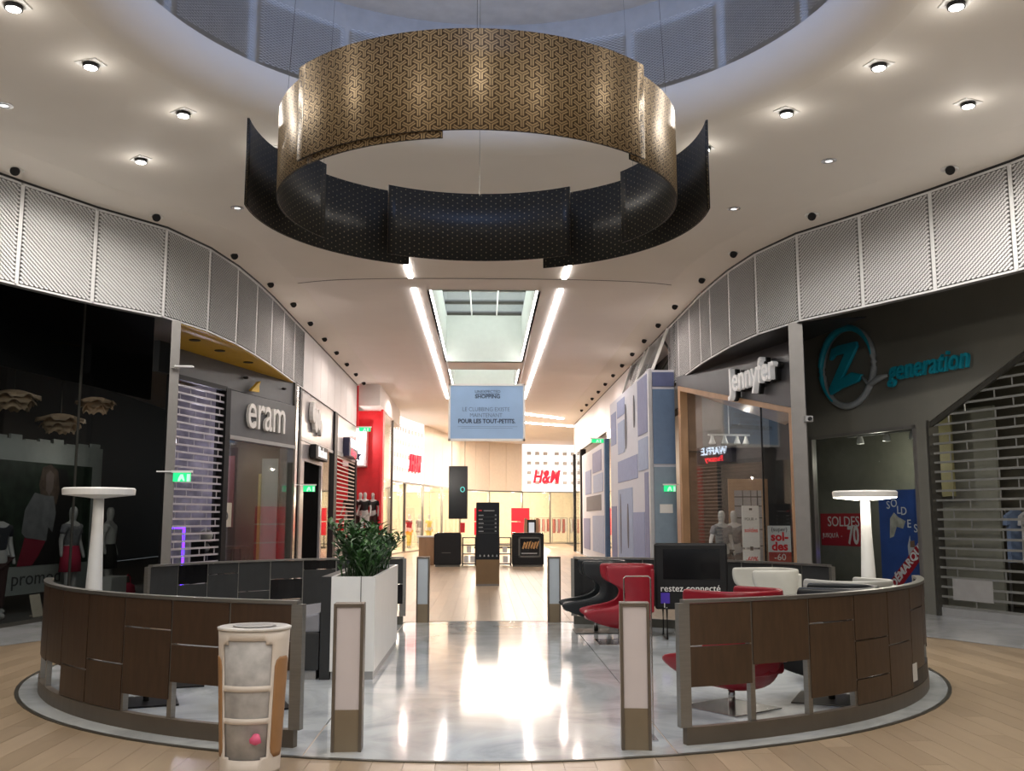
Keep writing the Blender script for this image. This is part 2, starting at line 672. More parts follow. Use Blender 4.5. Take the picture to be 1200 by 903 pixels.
# --- ceiling with the round opening
OC, OR = (0.03, 8.4), 3.95
cb = MB()
angs = sorted([2 * PI * k / 96 for k in range(96)] + [math.atan2(sy - OC[1], sx - OC[0]) % (2 * PI) for sx in (-14, 14) for sy in (-6, 19)])
inner, outer = [], []
for t in angs:
    ct, st = math.cos(t), math.sin(t)
    k = min([v for v in ((14 - OC[0]) / ct if ct > 1e-6 else 1e9, (-14 - OC[0]) / ct if ct < -1e-6 else 1e9, (19 - OC[1]) / st if st > 1e-6 else 1e9, (-6 - OC[1]) / st if st < -1e-6 else 1e9)])
    inner.append((OC[0] + OR * ct, OC[1] + OR * st, CZ))
    outer.append((OC[0] + k * ct, OC[1] + k * st, CZ))
n = len(angs)
cb.add(inner + outer, [(i, (i + 1) % n, n + (i + 1) % n, n + i) for i in range(n)])
cb.build('ceiling', PLASTER, None, label='warm white plaster ceiling with a large round opening', cat='ceiling', kind='structure')
# soft rounded lip up into the drum
prof = [(OR, 0)] + [(OR - .5 * math.sin(t), .42 * (1 - math.cos(t))) for t in [PI / 2 * k / 8 for k in range(1, 9)]]
MB().lathe(prof, 96, (OC[0], OC[1], CZ), cap=False).build('ceiling_opening_lip', PLASTER, None, smooth=True, label='smooth rounded plaster lip of the round ceiling opening', cat='ceiling', kind='structure')
drum = thing('ceiling_drum', 'bluish mesh-lined drum above the round opening', 'ceiling', (OC[0], OC[1], 0), kind='structure')
DR = OR - .5
MB().lathe([(DR + .08, 6.66), (DR + .08, 7.95)], 72, cap=False).build('backing', mat('drum_grey', (.45, .45, .45), .6), drum)
MB().lathe([(DR + .3, 7.9), (2.2, 7.9), (0.01, 7.9)], 72, cap=False).build('drum_ceiling', mat('drum_white', (.7, .7, .7), .6), drum)
for r_ in (2.05, 1.75):
    MB().lathe([(r_, 7.885), (r_ + .02, 7.885), (r_ + .02, 7.9)], 72, cap=False).build('ring_groove', GREYL, drum)
for k in range(18):
    t0, t1 = 2 * PI * k / 18, 2 * PI * (k + 1) / 18
    if math.sin((t0 + t1) / 2) < -.35:
        continue
    o = put(bpy.data.objects.new('mesh_panel', drum_mesh), drum)
    p0 = Vector((math.cos(t1) * DR, math.sin(t1) * DR, 0))
    p1 = Vector((math.cos(t0) * DR, math.sin(t0) * DR, 0))
    o.location = (p0.x, p0.y, 6.72)
    o.rotation_euler = (0, 0, math.atan2((p1 - p0).y, (p1 - p0).x))
    o.scale = ((p1 - p0).length / 1.25 * .985, 1, .86 / phh)

# --- corridor ceiling with two skylight openings
cc = MB()
X0, X1 = -1.17, 1.11
SK = [(20.0, 29.5), (31.0, 37.5)]
for (xa, xb, ya, yb) in [(-14, X0, 19, 75), (X1, 14, 19, 75), (X0, X1, 19, 20.0), (X0, X1, 29.5, 31.0), (X0, X1, 37.5, 75)]:
    cc.box(xa, xb, ya, yb, CZ, CZ + .02)
cc.build('ceiling_corridor', PLASTER2, None, label='flat pinkish white corridor ceiling with skylight openings', cat='ceiling', kind='structure')
crv = catmull([(-5.2, 20.4), (-3.6, 19.35), (-2.2, 19.02), (0, 18.95), (2.2, 19.02), (3.6, 19.3), (5.2, 20.2)], .3)
strip('trim_ceiling', DARK, crv, CZ - .004, [(x, y + .045) for x, y in crv], CZ - .004, 'thin dark joint curving across the corridor ceiling', kind='structure', cat='trim')
SHAFT = mat('shaft_paint', (.78, .84, .79), .55, var=.02)
for i, (ya, yb) in enumerate(SK):
    win = thing('window_%d' % (i + 1), 'glazed skylight shaft in the corridor ceiling ' + ('closest to the golden ring' if i == 0 else 'just behind the hanging banner'), 'skylight', (0, 0, 0), kind='structure')
    zt = 7.75
    MB().box(X0 - .05, X0, ya, yb, CZ, zt).build('shaft_wall', SHAFT, win)
    MB().box(X1, X1 + .05, ya, yb, CZ, zt).build('shaft_wall', SHAFT, win)
    MB().box(X0, X1, yb, yb + .05, CZ, zt).build('shaft_wall', SHAFT, win)
    MB().box(X0, X1, ya - .05, ya, CZ, zt).build('shaft_wall', SHAFT, win)
    nb = 6
    for k in range(nb + 1):
        y = ya + (yb - ya) * k / nb
        bx('glazing_bar', STEELD, win, X0, X1, y - .04, y + .04, zt, zt + .08)
    for x in (X0 + .76, X0 + 1.52):
        bx('glazing_bar', WHITE, win, x - .02, x + .02, ya, yb, zt - .02, zt + .05)
    for k in range(nb):
        for q in range(3):
            y = ya + (yb - ya) * k / nb
            bx('pane', GLASS, win, X0 + .76 * q, X0 + .76 * (q + 1), y + .04, y + (yb - ya) / nb - .04, zt + .06, zt + .07)
    bx('light_strip', LED, win, X1 - .03, X1 - .002, ya + .2, yb - .15, CZ + .04, CZ + .09)
    bx('light_strip', LED, win, X0 + .002, X0 + .03, ya + .2, yb - .15, CZ + .04, CZ + .09)
    lamp('shaft_lamp', 'AREA', (-.03, (ya + yb) / 2, CZ + .5), 60 if i == 0 else 30, (.86, 1, .93), rot=(PI, 0, 0), size=1.4, sy=(yb - ya) * .8)
    # roof machinery beyond the glass
# long light strips
for x, segs in ((-1.47, [(16.9, 18.9), (19.8, 38.6)]), (1.56, [(17.3, 18.9), (19.8, 38.6)])):
    for k, (ya, yb) in enumerate(segs):
        side = 'banner text start' if x < 0 else 'banner text end'
        bx('light_strip', LED, None, x - .045, x + .045, ya, yb, CZ - .022, CZ - .002,
           label=('long' if k else 'short') + ' white ceiling light strip ' + ('on the red shop side' if x < 0 else 'on the blue hoarding side'), cat='ceiling light', group='ceiling light strips')
for yy in (21.5, 27, 32.5, 38):
    for xx in (-3.0, 3.0):
        lamp('corridor_fill', 'SPOT', (xx, yy, 6.22), 120, (1, .85, .77), size=.06, spot=3.0, blend=.4)  # fill spots added so floor bounce lifts the corridor ceiling
# curved far strips
for k, (p, q) in enumerate([((.9, 43.0), (3.7, 46.2)), ((.9, 47.5), (6.2, 51.2))]):
    MB().bar((*p, CZ - .04), (*q, CZ - .04), .10, .05).build('light_strip', LED, None, label='slanting white ceiling strip beyond the banner, ' + ('nearer one' if k == 0 else 'farther one'), cat='ceiling light', group='ceiling light strips')

# --- stone borders along the shopfronts
def poly_strip(name, ca, cbv, m, label):
    b = MB()
    n = len(ca)
    b.add([(x, y, .004) for x, y in ca] + [(x, y, .004) for x, y in cbv], [(i, i + 1, n + i + 1, n + i) for i in range(n - 1)])
    return b.build(name, m, None, label=label, cat='floor', kind='structure')


for cv, sd, nm in ((cL, -1, 'left'), (cR, 1, 'right')):
    sub = [p for p in cv if p[1] > 3]
    poly_strip('floor_border_' + nm, offset_curve(sub, sd, .45 if sd < 0 else .12), offset_curve(sub, sd, -4.0), STONE2, 'grey stone floor strip along the ' + ('dark' if sd < 0 else 'taupe') + ' shopfronts')

# ================================================================== SHOPFRONTS, dark glass shop
def skin_mesh(name, verts, edges, m, sub=2):
    me = bpy.data.meshes.new(name)
    me.from_pydata([v[:3] for v in verts], edges, [])
    o = bpy.data.objects.new(name, me)
    COL.objects.link(o)
    o.modifiers.new('s', 'SKIN')
    for i, v in enumerate(verts):
        r = v[3]
        me.skin_vertices[0].data[i].radius = (r, r) if not isinstance(r, tuple) else r
    me.skin_vertices[0].data[0].use_root = True
    sb = o.modifiers.new('u', 'SUBSURF')
    sb.levels = sb.render_levels = sub
    out = bpy.data.meshes.new_from_object(o.evaluated_get(bpy.context.evaluated_depsgraph_get()))
    bpy.data.objects.remove(o)
    bpy.data.meshes.remove(me)
    out.materials.clear()
    out.materials.append(m)
    out.polygons.foreach_set('use_smooth', [True] * len(out.polygons))
    return out


MANQ = mat('mannequin_white', (.52, .51, .49), .4)


def body_data(head=True):
    V = [(0, 0, .96, .14), (0, 0, 1.12, .115), (0, 0, 1.30, .135), (0, 0, 1.43, .10), (0, 0, 1.50, .048), (0, -.01, 1.60, .078), (0, -.01, 1.70, .082), (0, -.005, 1.77, .04),
         (.17, 0, 1.41, .055), (.23, .02, 1.16, .042), (.24, -.06, .93, .032), (.245, -.09, .83, .026),
         (-.17, 0, 1.41, .055), (-.24, .03, 1.17, .042), (-.30, -.04, .96, .032), (-.33, -.07, .87, .026),
         (.09, 0, .86, .095), (.10, -.01, .48, .058), (.11, .02, .09, .036), (.115, -.11, .035, .035),
         (-.09, 0, .86, .095), (-.11, -.05, .48, .058), (-.12, -.03, .09, .036), (-.13, -.16, .035, .035)]
    E = [(0, 1), (1, 2), (2, 3), (3, 4), (4, 5), (5, 6), (6, 7), (3, 8), (8, 9), (9, 10), (10, 11), (3, 12), (12, 13), (13, 14), (14, 15), (0, 16), (16, 17), (17, 18), (18, 19), (0, 20), (20, 21), (21, 22), (22, 23)]
    if not head:
        keep = [i for i in range(len(V)) if i not in (5, 6, 7)]
        mp = {k: i for i, k in enumerate(keep)}
        E = [(mp[a], mp[b]) for a, b in E if a in mp and b in mp]
        V = [V[i] for i in keep]
    return V, E


BODY = skin_mesh('body', *body_data(), MANQ)
BODYH = skin_mesh('body', *body_data(False), MANQ)
SV = [(0, 0, 1.02, .15), (0, 0, 1.14, .14), (0, 0, 1.30, .155), (0, 0, 1.42, .115), (0, 0, 1.47, .075), (.18, 0, 1.40, .07), (.225, .01, 1.25, .062), (-.18, 0, 1.40, .07), (-.235, .01, 1.26, .062)]
SE = [(0, 1), (1, 2), (2, 3), (3, 4), (3, 5), (5, 6), (3, 7), (7, 8)]
TR = [(0, 0, .98, .155), (.09, 0, .86, .115), (.10, -.01, .48, .078), (.11, .02, .14, .06), (-.09, 0, .86, .115), (-.11, -.05, .48, .078), (-.12, -.03, .14, .06)]
TE = [(0, 1), (1, 2), (2, 3), (0, 4), (4, 5), (5, 6)]
_cl = {}


def shirt(m):
    if ('s', m.name) not in _cl:
        _cl['s', m.name] = skin_mesh('shirt', SV, SE, m)
    return _cl['s', m.name]


def trousers(m):
    if ('t', m.name) not in _cl:
        _cl['t', m.name] = skin_mesh('trousers', TR, TE, m)
    return _cl['t', m.name]


def mannequin(loc, rz, label, top, bottom, skirt=False, head=True, sc=1.0, group=None):
    t = thing('mannequin', label, 'mannequin', loc, rz, group)
    t.scale = (sc,) * 3
    put(bpy.data.objects.new('body', BODY if head else BODYH), t)
    if top:
        put(bpy.data.objects.new('shirt', shirt(top)), t)
    if bottom:
        if skirt:
            MB().lathe([(.15, 1.06), (.17, .98), (.20, .85), (.215, .60), (.20, .60)], 20, sy=.8, cap=False).build('skirt', bottom, t, smooth=True)
        else:
            put(bpy.data.objects.new('trousers', trousers(bottom)), t)
    MB().lathe([(.17, 0), (.17, .012), (.02, .014)], 20).build('stand', CHROME, t)
    return t


CLW = mat('cloth_white', (.55, .55, .53), .8)
CLG = mat('cloth_grey', (.20, .20, .21), .8, var=.2, scale=20)
CLN = mat('cloth_navy', (.02, .022, .03), .8)
CLR = mat('cloth_red', (.55, .03, .08), .8)
CLB = mat('cloth_black', (.012, .012, .012), .8)
CLM = mat('cloth_maroon', (.05, .02, .02), .8)
BLKW = mat('black_interior', (.014, .014, .014), .6)

oL, aL = frame((-7.1, 15.0), (-6.3, 19.2))


def world_of(o, a, u, d):
    return (o[0] + u * math.cos(a) - d * math.sin(a), o[1] + u * math.sin(a) + d * math.cos(a))


f1 = thing('window_3', 'tall black glass shopfront showing mannequins and a photo poster', 'shopfront', (*oL, 0), aL, kind='structure')
for u0, u1 in ((-7.0, -2.6), (-2.58, 1.57), (1.59, 4.5)):
    bx('pane', GLASSD, f1, u0, u1, -.008, .004, .06, 5.6)
bx('frame', STEELD, f1, -7, 4.5, -.03, .03, 0, .06)
bx('mullion', STEELD, f1, 1.565, 1.595, -.02, .012, .06, 5.6)
MB().box(-7, 4.3, 3.4, 3.45, 0, 5.6).box(-7, 4.3, .1, 3.45, 5.6, 5.65).build('interior', BLKW, f1)
bx('display_floor', STEELD, f1, -7, 4.3, .06, 3.4, .0, .03)
bx('bulkhead', BLKM, f1, -7, 4.3, .25, .3, 3.9, 5.6)

# poster with printed picture
pst = thing('photo_poster', 'large white-bordered photo poster of a woman in red trousers behind dark glass', 'poster', (*world_of(oL, aL, 0, 1.3), 0), aL)
def P_(x, y):  # poster plane helper in poster-local metres, origin at the lower corner
    return (x, y)
PW_, = (3.35,)
bx('board', mat('poster_white', (.42, .45, .42), .6), pst, .9, 4.45, .0, .04, .30, 2.95)
# torn upper edge
tb = MB()
for k in range(9):
    tb.box(.9 + k * .394, .9 + k * .394 + .3, 0, .04, 2.94, 2.97 + .03 * (k % 3))
tb.build('torn_edge', bpy.data.materials['poster_white'], pst)
FOL = mat('printed_foliage', (.018, .034, .02), .6, var=.8, scale=4)
bx('print', FOL, pst, .95, 4.12, -.004, 0, .78, 2.58)
def flat(name, m, poly, d=-.008):
    return MB().prism_xz(poly, d, -.003).build(name, m, pst)
PS = 2.62
flat('print', mat('print_trunk', (.012, .012, .012), .6), [(2.3, .78), (3.1, .78), (3.55, 2.0), (3.3, 2.5), (3.0, 2.5)], -.006)
flat('print', mat('print_hair', (.11, .075, .055), .6, var=.4, scale=9), [(2.52, 2.2), (2.6, 2.5), (2.82, 2.56), (3.05, 2.45), (3.12, 2.1), (3.05, 1.85), (2.75, 1.95), (2.6, 1.95)], -.008)
flat('print', mat('print_skin', (.22, .17, .15), .6), [(2.72, 2.1), (2.7, 2.38), (2.82, 2.46), (2.93, 2.38), (2.92, 2.12), (2.82, 2.0)], -.010)
flat('print', mat('print_blouse', (.22, .225, .235), .6, var=.2, scale=6), [(2.12, 1.35), (2.18, 1.75), (2.42, 2.05), (2.72, 2.0), (2.95, 2.0), (3.05, 1.7), (2.98, 1.35), (2.85, 1.45), (2.82, 1.2), (2.25, 1.25)], -.009)
flat('print', mat('print_red', (.30, .02, .045), .6), [(2.22, 1.27), (2.8, 1.2), (2.62, .95), (2.45, .78), (2.05, .78)], -.009)
text('lettering', 'promod', .34, mat('print_grey', (.08, .08, .08), .6), pst, (2.62, -.006, .56), extrude=.002, sx=1.25)

def lw(u, d, z=0):
    x, y = world_of(oL, aL, u, d)
    return (x, y, z)
mannequin(lw(4.25, .95, .05), aL + .2, 'white mannequin in printed white tee and black skirt behind dark glass', CLW, CLB, True)
mannequin(lw(3.05, .95, .05), aL - .1, 'white mannequin in pale blouse and red shorts behind dark glass', CLG, CLR, True)
mannequin(lw(1.30, 1.1, .05), aL + .2, 'headless white mannequin in a pale grey top beside the photo poster', CLW, CLG, False, False)
mannequin(lw(.62, .62, .05), aL - .3, 'mannequin in navy top and dark trousers at the photo edge', CLN, CLM, False, False)
sg = thing('display_card', 'small white card leaning on the dark glass display floor', 'sign', lw(1.35, .35, .03), aL)
MB().box(-.13, .13, -.006, .006, 0, .36, Matrix.Rotation(-.25, 4, 'X')).build('card', CREAM, sg)
MB().box(-.02, .02, .0, .14, 0, .02).build('foot', CREAM, sg)
MB().box(-.3, .3, -.2, .2, 0, .06).box(-.26, .26, -.16, .16, .06, .5).build('display_plinth', WHITEM, None, loc=lw(3.75, .55, .03), label='low white plinth between the two shop mannequins', cat='plinth', bevel=.01).rotation_euler = (0, 0, aL)
hb = thing('red_handbag', 'round red handbag by the feet of the tee-shirt mannequin', 'handbag', lw(4.75, .8, .03), aL)
MB().lathe([(.02, 0), (.15, .02), (.21, .12), (.18, .26), (.06, .32)], 20, sy=.6).build('bag', CLR, hb, smooth=True)
MB().tube([(-.1, 0, .28), (-.08, 0, .42), (0, 0, .48), (.08, 0, .42), (.1, 0, .28)], .012).build('strap', CLR, hb)

# petal lamps
PETAL = mat('petal_veneer', (.55, .39, .25), .55, var=.2, scale=5)
def petal_lamp(loc, s, label):
    t = thing('petal_pendant', label, 'pendant lamp', loc, random.random())
    k = 0
    for ring, (n, r0, tilt, ln) in enumerate(((7, .06, .0, .36), (7, .05, -.45, .30), (5, .03, -.95, .20))):
        for i in range(n):
            a = 2 * PI * (i + .4 * ring) / n
            b = MB()
            vs, fs = [], []
            for p in range(5):
                q = p / 4
                wdt = .25 * math.sin(PI * (.15 + .72 * q)) * s
                for e in (-1, -.5, 0, .5, 1):
                    r = (r0 + ln * q) * s
                    z = (.10 * math.cos(q * 2.0) + tilt * q * .22 - .07 * abs(e) ** 2 + .05 * q ** 3) * s
                    vs.append((math.cos(a) * r - math.sin(a) * e * wdt, math.sin(a) * r + math.cos(a) * e * wdt, z))
            for p in range(4):
                for e in range(4):
                    fs.append((p * 5 + e, p * 5 + e + 1, p * 5 + e + 6, p * 5 + e + 5))
            o = b.add(vs, fs).build('petal', PETAL, t, smooth=True)
            md = o.modifiers.new('solid', 'SOLIDIFY')
            md.thickness = .008
    MB().lathe([(.04, -.05), (.06, 0), (.04, .06)], 12).build('socket', STEELD, t)
    MB().tube([(0, 0, .05), (0, 0, 5.55 - loc[2])], .006, 5).build('cord', STEELD, t)
    return t

petal_lamp(lw(.95, .75, 3.58), .95, 'brown petal pendant lamp cut by the photo edge behind dark glass')
petal_lamp(lw(2.22, .75, 3.32), .95, 'lowest brown petal pendant lamp above the photo poster')
petal_lamp(lw(3.25, .75, 3.75), .85, 'brown petal pendant lamp nearest the grey pillar behind dark glass')

def soffit(label, m, pts, za):
    MB().prism_xy(pts, za, za + .04).build('ceiling_soffit', m, None, label=label, cat='soffit', kind='structure')
soffit('black soffit behind the band over the black glass shop', BLKM, [(x - .1, y) for x, y in cL if 8 < y < 15.7] + [(-6.3, 19.2), (-8.7, 8.0)], 5.6)
lamp('shop_fill', 'POINT', lw(2.6, .3, 4.95), 34, (1, .93, .85), size=.03)  # fill light added so poster and pendants show behind the glass
lamp('shop_fill', 'POINT', lw(2.9, .45, 2.75), 9, (1, .93, .85), size=.03)  # second added fill, low in front of the poster
# fins between shops
def fin(name, m, p, q, wd, z1, label):
    p, q = Vector((*p, 0)), Vector((*q, 0))
    d = (q - p)
    t = d.normalized()
    n = Vector((-t.y, t.x, 0)) * wd / 2
    poly = [(p + n)[:2], (q + n)[:2], (q - n)[:2], (p - n)[:2]]
    return MB().prism_xy(poly, 0, z1).build(name, m, None, label=label, cat='pillar', kind='structure')
STEELP = mat('pillar_metal', (.17, .16, .15), .4, .2)
fin('trim_pillar_left', STEELP, (-4.965, 15.66), (-7.12, 22.6), .14, 4.75, 'grey metal fin between the black glass and the grey shutter shop')
fin('trim_pillar_right', STEELP, (5.04, 15.55), (7.28, 22.7), .22, 4.75, 'grey metal fin between oak-framed and taupe shopfronts')

# ================================================================== grey shop with yellow soffit
o2, a2 = frame((-5.71, 18.18), (-4.53, 22.76))
f2 = thing('window_4', 'slate grey shopfront under a yellow soffit', 'shopfront', (*o2, 0), a2, kind='structure')
MB().box(-.6, 5.0, .0, .12, 4.22, 4.78).build('fascia', SLATE, f2)
MB().box(1.74, 1.92, -.06, .12, 0, 4.22).build('post', BLKM, f2)
MB().box(1.92, 4.98, -.05, .1, 3.28, 4.2).build('sign_board', SLATE, f2, bevel=.01)
bx('transom', GREYL, f2, 1.92, 4.98, -.07, .1, 3.2, 3.28)
bx('pane', GLASS, f2, 1.94, 4.96, .02, .03, .05, 3.2)
bx('mullion', STEELD, f2, 4.9, 5.0, -.05, .1, 0, 4.75)



ei = thing('wall_shop_interior', 'dim inside walls of the slate grey shop', 'wall', kind='structure')
bx('back_wall', BLKW, ei, -6.35, -4.62, 23.2, 23.3, 0, 4.7)
bx('back_wall', mat('lavender_wall', (.42, .40, .44), .6, var=.4, scale=3), ei, -7.5, -6.35, 23.2, 23.3, 0, 4.7)
bx('wall_panel', mat('teal_wall', (.16, .21, .20), .6), ei, -5.08, -4.72, 22.6, 22.65, .2, 2.95)
bx('wall_panel', mat('olive_strip', (.20, .19, .05), .6), ei, -5.14, -5.08, 22.55, 22.6, .2, 2.6)
bx('wall_panel', mat('pink_banner', (.17, .05, .05), .6), ei, -5.95, -5.65, 22.4, 22.44, 1.4, 3.0)
for u, z in ((2.5, 4.55), (4.3, 4.55)):
    MB().lathe([(.05, 0), (.06, -.03), (.03, -.05)], 12, (u, -.06, z)).build('soffit_spot', BLKM, f2)
# yellow soffit fills the gap between the curved band and the straight front
ys = [p for p in cL if 15.6 < p[1] < 23.2]
poly = [(-5.0, 15.72)] + [(x, y) for x, y in ys if y > 15.9] + [(-4.50, 22.9), (-5.80, 18.1)]
yo = MB().prism_xy([(x - .02, y) for x, y in poly], 4.735, 4.75).build('ceiling_soffit', YEL, None, label='curved yellow soffit over the slate grey shopfront', cat='soffit', kind='structure')
for x, y in ((-5.15, 17.3), (-5.0, 18.4), (-4.8, 19.8)):
    MB().lathe([(.10, 0), (.10, -.012), (.06, -.014)], 16, (x, y, 4.735)).build('soffit_light', BLKM, yo)
sgn = thing('letter_sign', 'pale raised lower-case letters on the slate grey fascia', 'sign', (*world_of(o2, a2, 0, -.06), 0), a2)
text('lettering', 'eram', 1.12, WHITEM, sgn, (3.42, -.04, 3.83), extrude=.03, sx=.78, bold=.004)
MB().prism_xz([(2.62, 4.28), (2.92, 4.36), (3.02, 4.52), (2.98, 4.5)], -.08, -.01).build('accent', YEL, sgn)
MB().prism_xz([(2.62, 4.26), (2.98, 4.28), (2.95, 4.50)], -.075, -.012).build('accent', YEL, sgn)

def shutter(name, o, a, u0, u1, d, zs, m, linkm, label, step_link=None, tri=None):
    t = thing(name, label, 'shutter', (*world_of(o, a, 0, d), 0), a)
    for k, z in enumerate(zs):
        ua = u0
        if tri:
            # slanted upper corner: the front panel hides what is above the diagonal
            ua = max(u0, tri(z))
            if ua > u1 - .2:
                continue
        b = MB().box(ua, u1, -.012, .012, z - .018, z + .018)
        if step_link and k + 1 < len(zs):
            h = zs[k + 1] - z
            u = u0 + (.35 if k % 2 else .7)
            while u < u1:
                if u > ua:
                    b.box(u - .008, u + .008, -.008, .008, z, z + h)
                u += step_link
        b.build('slat', m, t)
    return t

SLAT = mat('shutter_slat', (.52, .50, .54), .4, .3)
zs = [.08 + .137 * k for k in range(30)]
st = shutter('roller_shutter', o2, a2, -.25, 1.74, -.02, zs, SLAT, None, 'pale lavender-lit slatted shutter beside the grey pillar', .55)
bx('housing', BLKM, st, -.25, 1.74, -.05, .05, 4.15, 4.24)
bx('side_rail', BLKM, st, 1.70, 1.76, -.06, .04, 0, 4.2)
bx('side_rail', BLKM, st, -.30, -.24, -.06, .04, 0, 4.2)
BLUEL = emis('blue_tube', (.10, .02, 1.0), 5)
nt_ = thing('neon_frame', 'blue glowing upright frame behind the lavender shutter', 'neon light', (-6.62, 21.0, 0), 0)
bx('neon_tube', BLUEL, nt_, 0, .04, 0, .05, .0, 1.42)
bx('neon_tube', BLUEL, nt_, .29, .33, 0, .05, .0, 1.42)
bx('neon_tube', BLUEL, nt_, .04, .29, 0, .05, 1.38, 1.42)
lamp('shop_fill', 'POINT', (-6.3, 21.6, 3.2), 30, (.86, .80, 1), size=.03)
# small things in the grey shop window
sc = thing('sale_card', 'cream card with dark letters in the slate grey shop window', 'sign', (*world_of(o2, a2, 2.15, .3), 1.42), a2)
bx('card', CREAM, sc, -.05, .6, -.01, .01, 0, .5)
text('lettering', 'so', .34, BLKM, sc, (.3, -.014, .25), extrude=.002, bold=.01)
tb2 = thing('display_table', 'dark low display table in the slate grey shop window', 'table', (*world_of(o2, a2, 3.4, .7), 0), a2)
bx('table_top', BLKM, tb2, -.6, .6, -.25, .25, .95, 1.0)
for x in (-.55, -.2, .2, .55):
    for y in (-.2, .2):
        bx('leg', BLKM, tb2, x - .02, x + .02, y - .02, y + .02, 0, .95)
for k, (u, z) in enumerate(((2.2, .9), (2.55, .9), (2.3, 1.15))):
    MB().lathe([(.02, 0), (.12, .03), (.15, .12), (.1, .2), (.03, .24)], 14, sy=.5).build('handbag', [CLG, CLB, CLW][k], None, smooth=True, loc=(*world_of(o2, a2, u, .6), z),
        label=['grey handbag on the dark shelf under the cream card', 'black handbag on the dark shelf under the cream card', 'pale handbag topping the shelf under the cream card'][k], cat='handbag', group='handbags in the slate shop window')
sh = thing('display_shelf', 'dark stepped shelf holding handbags in the slate grey shop window', 'shelf', (*world_of(o2, a2, 2.35, .6), 0), a2)
bx('shelf_board', BLKM, sh, -.35, .35, -.15, .15, .86, .9)
bx('shelf_board', BLKM, sh, -.2, .1, -.15, .15, 1.11, 1.15)
for x in (-.33, .33):
    bx('upright', BLKM, sh, x - .02, x + .02, -.15, .15, 0, 1.15)

# ================================================================== left corridor fronts
f3 = thing('window_5', 'row of grey and glass shopfronts along the corridor side with the yellow soffit', 'shopfront', (-4.5, 22.9, 0), PI / 2, kind='structure')
GREYF = mat('grey_fascia', (.27, .26, .27), .25, var=.04)
bx('steel_column', CHROME, f3, .25, .75, -.02, .3, 0, 4.75)
bx('mullion', BLKM, f3, .8, 1.05, -.04, .3, 0, 4.75)
bx('fascia', GREYF, f3, 1.05, 6.3, .0, .12, 3.55, 4.75)
bx('fascia_rail', GREYL, f3, 1.05, 6.3, -.02, .0, 3.5, 3.58)
MB().box(1.05, 1.75, .0, .1, 0, 3.5).box(4.35, 4.6, 0, .1, 0, 3.5).box(1.75, 4.35, 0, .1, 3.02, 3.5).build('door_surround', GREYF, f3)
bx('doorway_dark', mat('doorway_black', (.006, .006, .006), .7, spec=0), f3, 1.75, 4.35, .06, .09, 0, 3.02)  # black sheet stands for the dark inside the doorway
bx('pane', GLASS, f3, 4.6, 6.4, .02, .03, 0, 3.5)
bx('mullion', BLKM, f3, 6.3, 6.85, -.06, .3, 0, 4.75)
bx('interior', CREAM, f3, 4.5, 11.6, 1.9, 1.95, 0, 4.5)
bx('fascia', mat('white_fascia', (.55, .53, .53), .3), f3, 6.85, 11.6, 0, .1, 3.6, 4.75)
bx('mullion', BLKM, f3, 11.2, 11.6, -.05, .2, 0, 3.6)
st2 = shutter('roller_shutter', (-4.5, 22.9), PI / 2, 6.9, 11.2, .0, [.07 + .125 * k for k in range(28)], mat('cream_slat', (.62, .53, .46), .45), None, 'cream slatted shutter beside the red shop')
bx('housing', GREYL, st2, 6.9, 11.2, -.03, .1, 3.5, 3.64)
lamp('shop_fill', 'POINT', (-5.4, 31.5, 3.0), 25, (1, .85, .7), size=.03)
lamp('shop_fill', 'POINT', (-5.5, 28.3, 3.2), 35, (1, .88, .72), size=.03)
for k in range(3):  # stacked boxes stand in for glowing red panels
    rb = thing('red_box', ['glowing red box at the foot of the stack in the corridor window', 'glowing red box in the middle of the corridor window stack', 'glowing red box topping the corridor window stack'][k], 'box', (-5.2, 28.35, .02 + .62 * k), PI / 2, 'glowing red boxes in the corridor window')
    bx('box_body', REDG, rb, -.7, .7, -.25, .25, 0, .56, bevel=.01)
    bx('lid', REDG, rb, -.72, .72, -.27, .27, .56, .62, bevel=.01)
lg = thing('logo_sign', 'pale raised emblem on the grey corridor fascia', 'sign', (-4.50, 22.9, 0), PI / 2)
for k, (u, z, r) in enumerate(((2.35, 4.30, .22), (2.75, 4.12, .25), (3.15, 4.18, .22), (3.5, 3.98, .17))):
    MB().lathe([(r, 0), (r, .10)], 14, sy=1.25).build('emblem_piece', WHITEM, lg, loc=(u, -.02, z)).rotation_euler = (PI / 2, 0, 0)
b2 = thing('projecting_sign', 'small black box sign with white letters above the black corridor doorway', 'sign', (-4.42, 22.9, 0), PI / 2)
bx('sign_box', BLKM, b2, 2.3, 4.2, -.12, .05, 3.12, 3.48, bevel=.02)
text('lettering', 'Bizzbee', .36, emis('letter_white', (1, 1, 1), .5), b2, (3.25, -.13, 3.3), extrude=.004, bold=.01, sx=1.25)
wf = thing('light_box_sign', 'dark light box sign with white and red lettering on the corridor fascia', 'sign', (-4.42, 22.9, 0), PI / 2)
bx('sign_box', mat('sign_navy', (.02, .02, .06), .4), wf, 8.3, 10.3, -.14, .07, 3.55, 4.15, bevel=.02)
text('lettering', 'WAFFLE', .36, emis('letter_blue_white', (.75, .85, 1), 5), wf, (9.3, -.15, 3.98), extrude=.005, bold=.01, sx=1.1)
text('lettering', 'Factory', .26, emis('letter_red', (1, .02, .04), 4), wf, (9.3, -.15, 3.7), extrude=.005, bold=.01, sx=1.3)

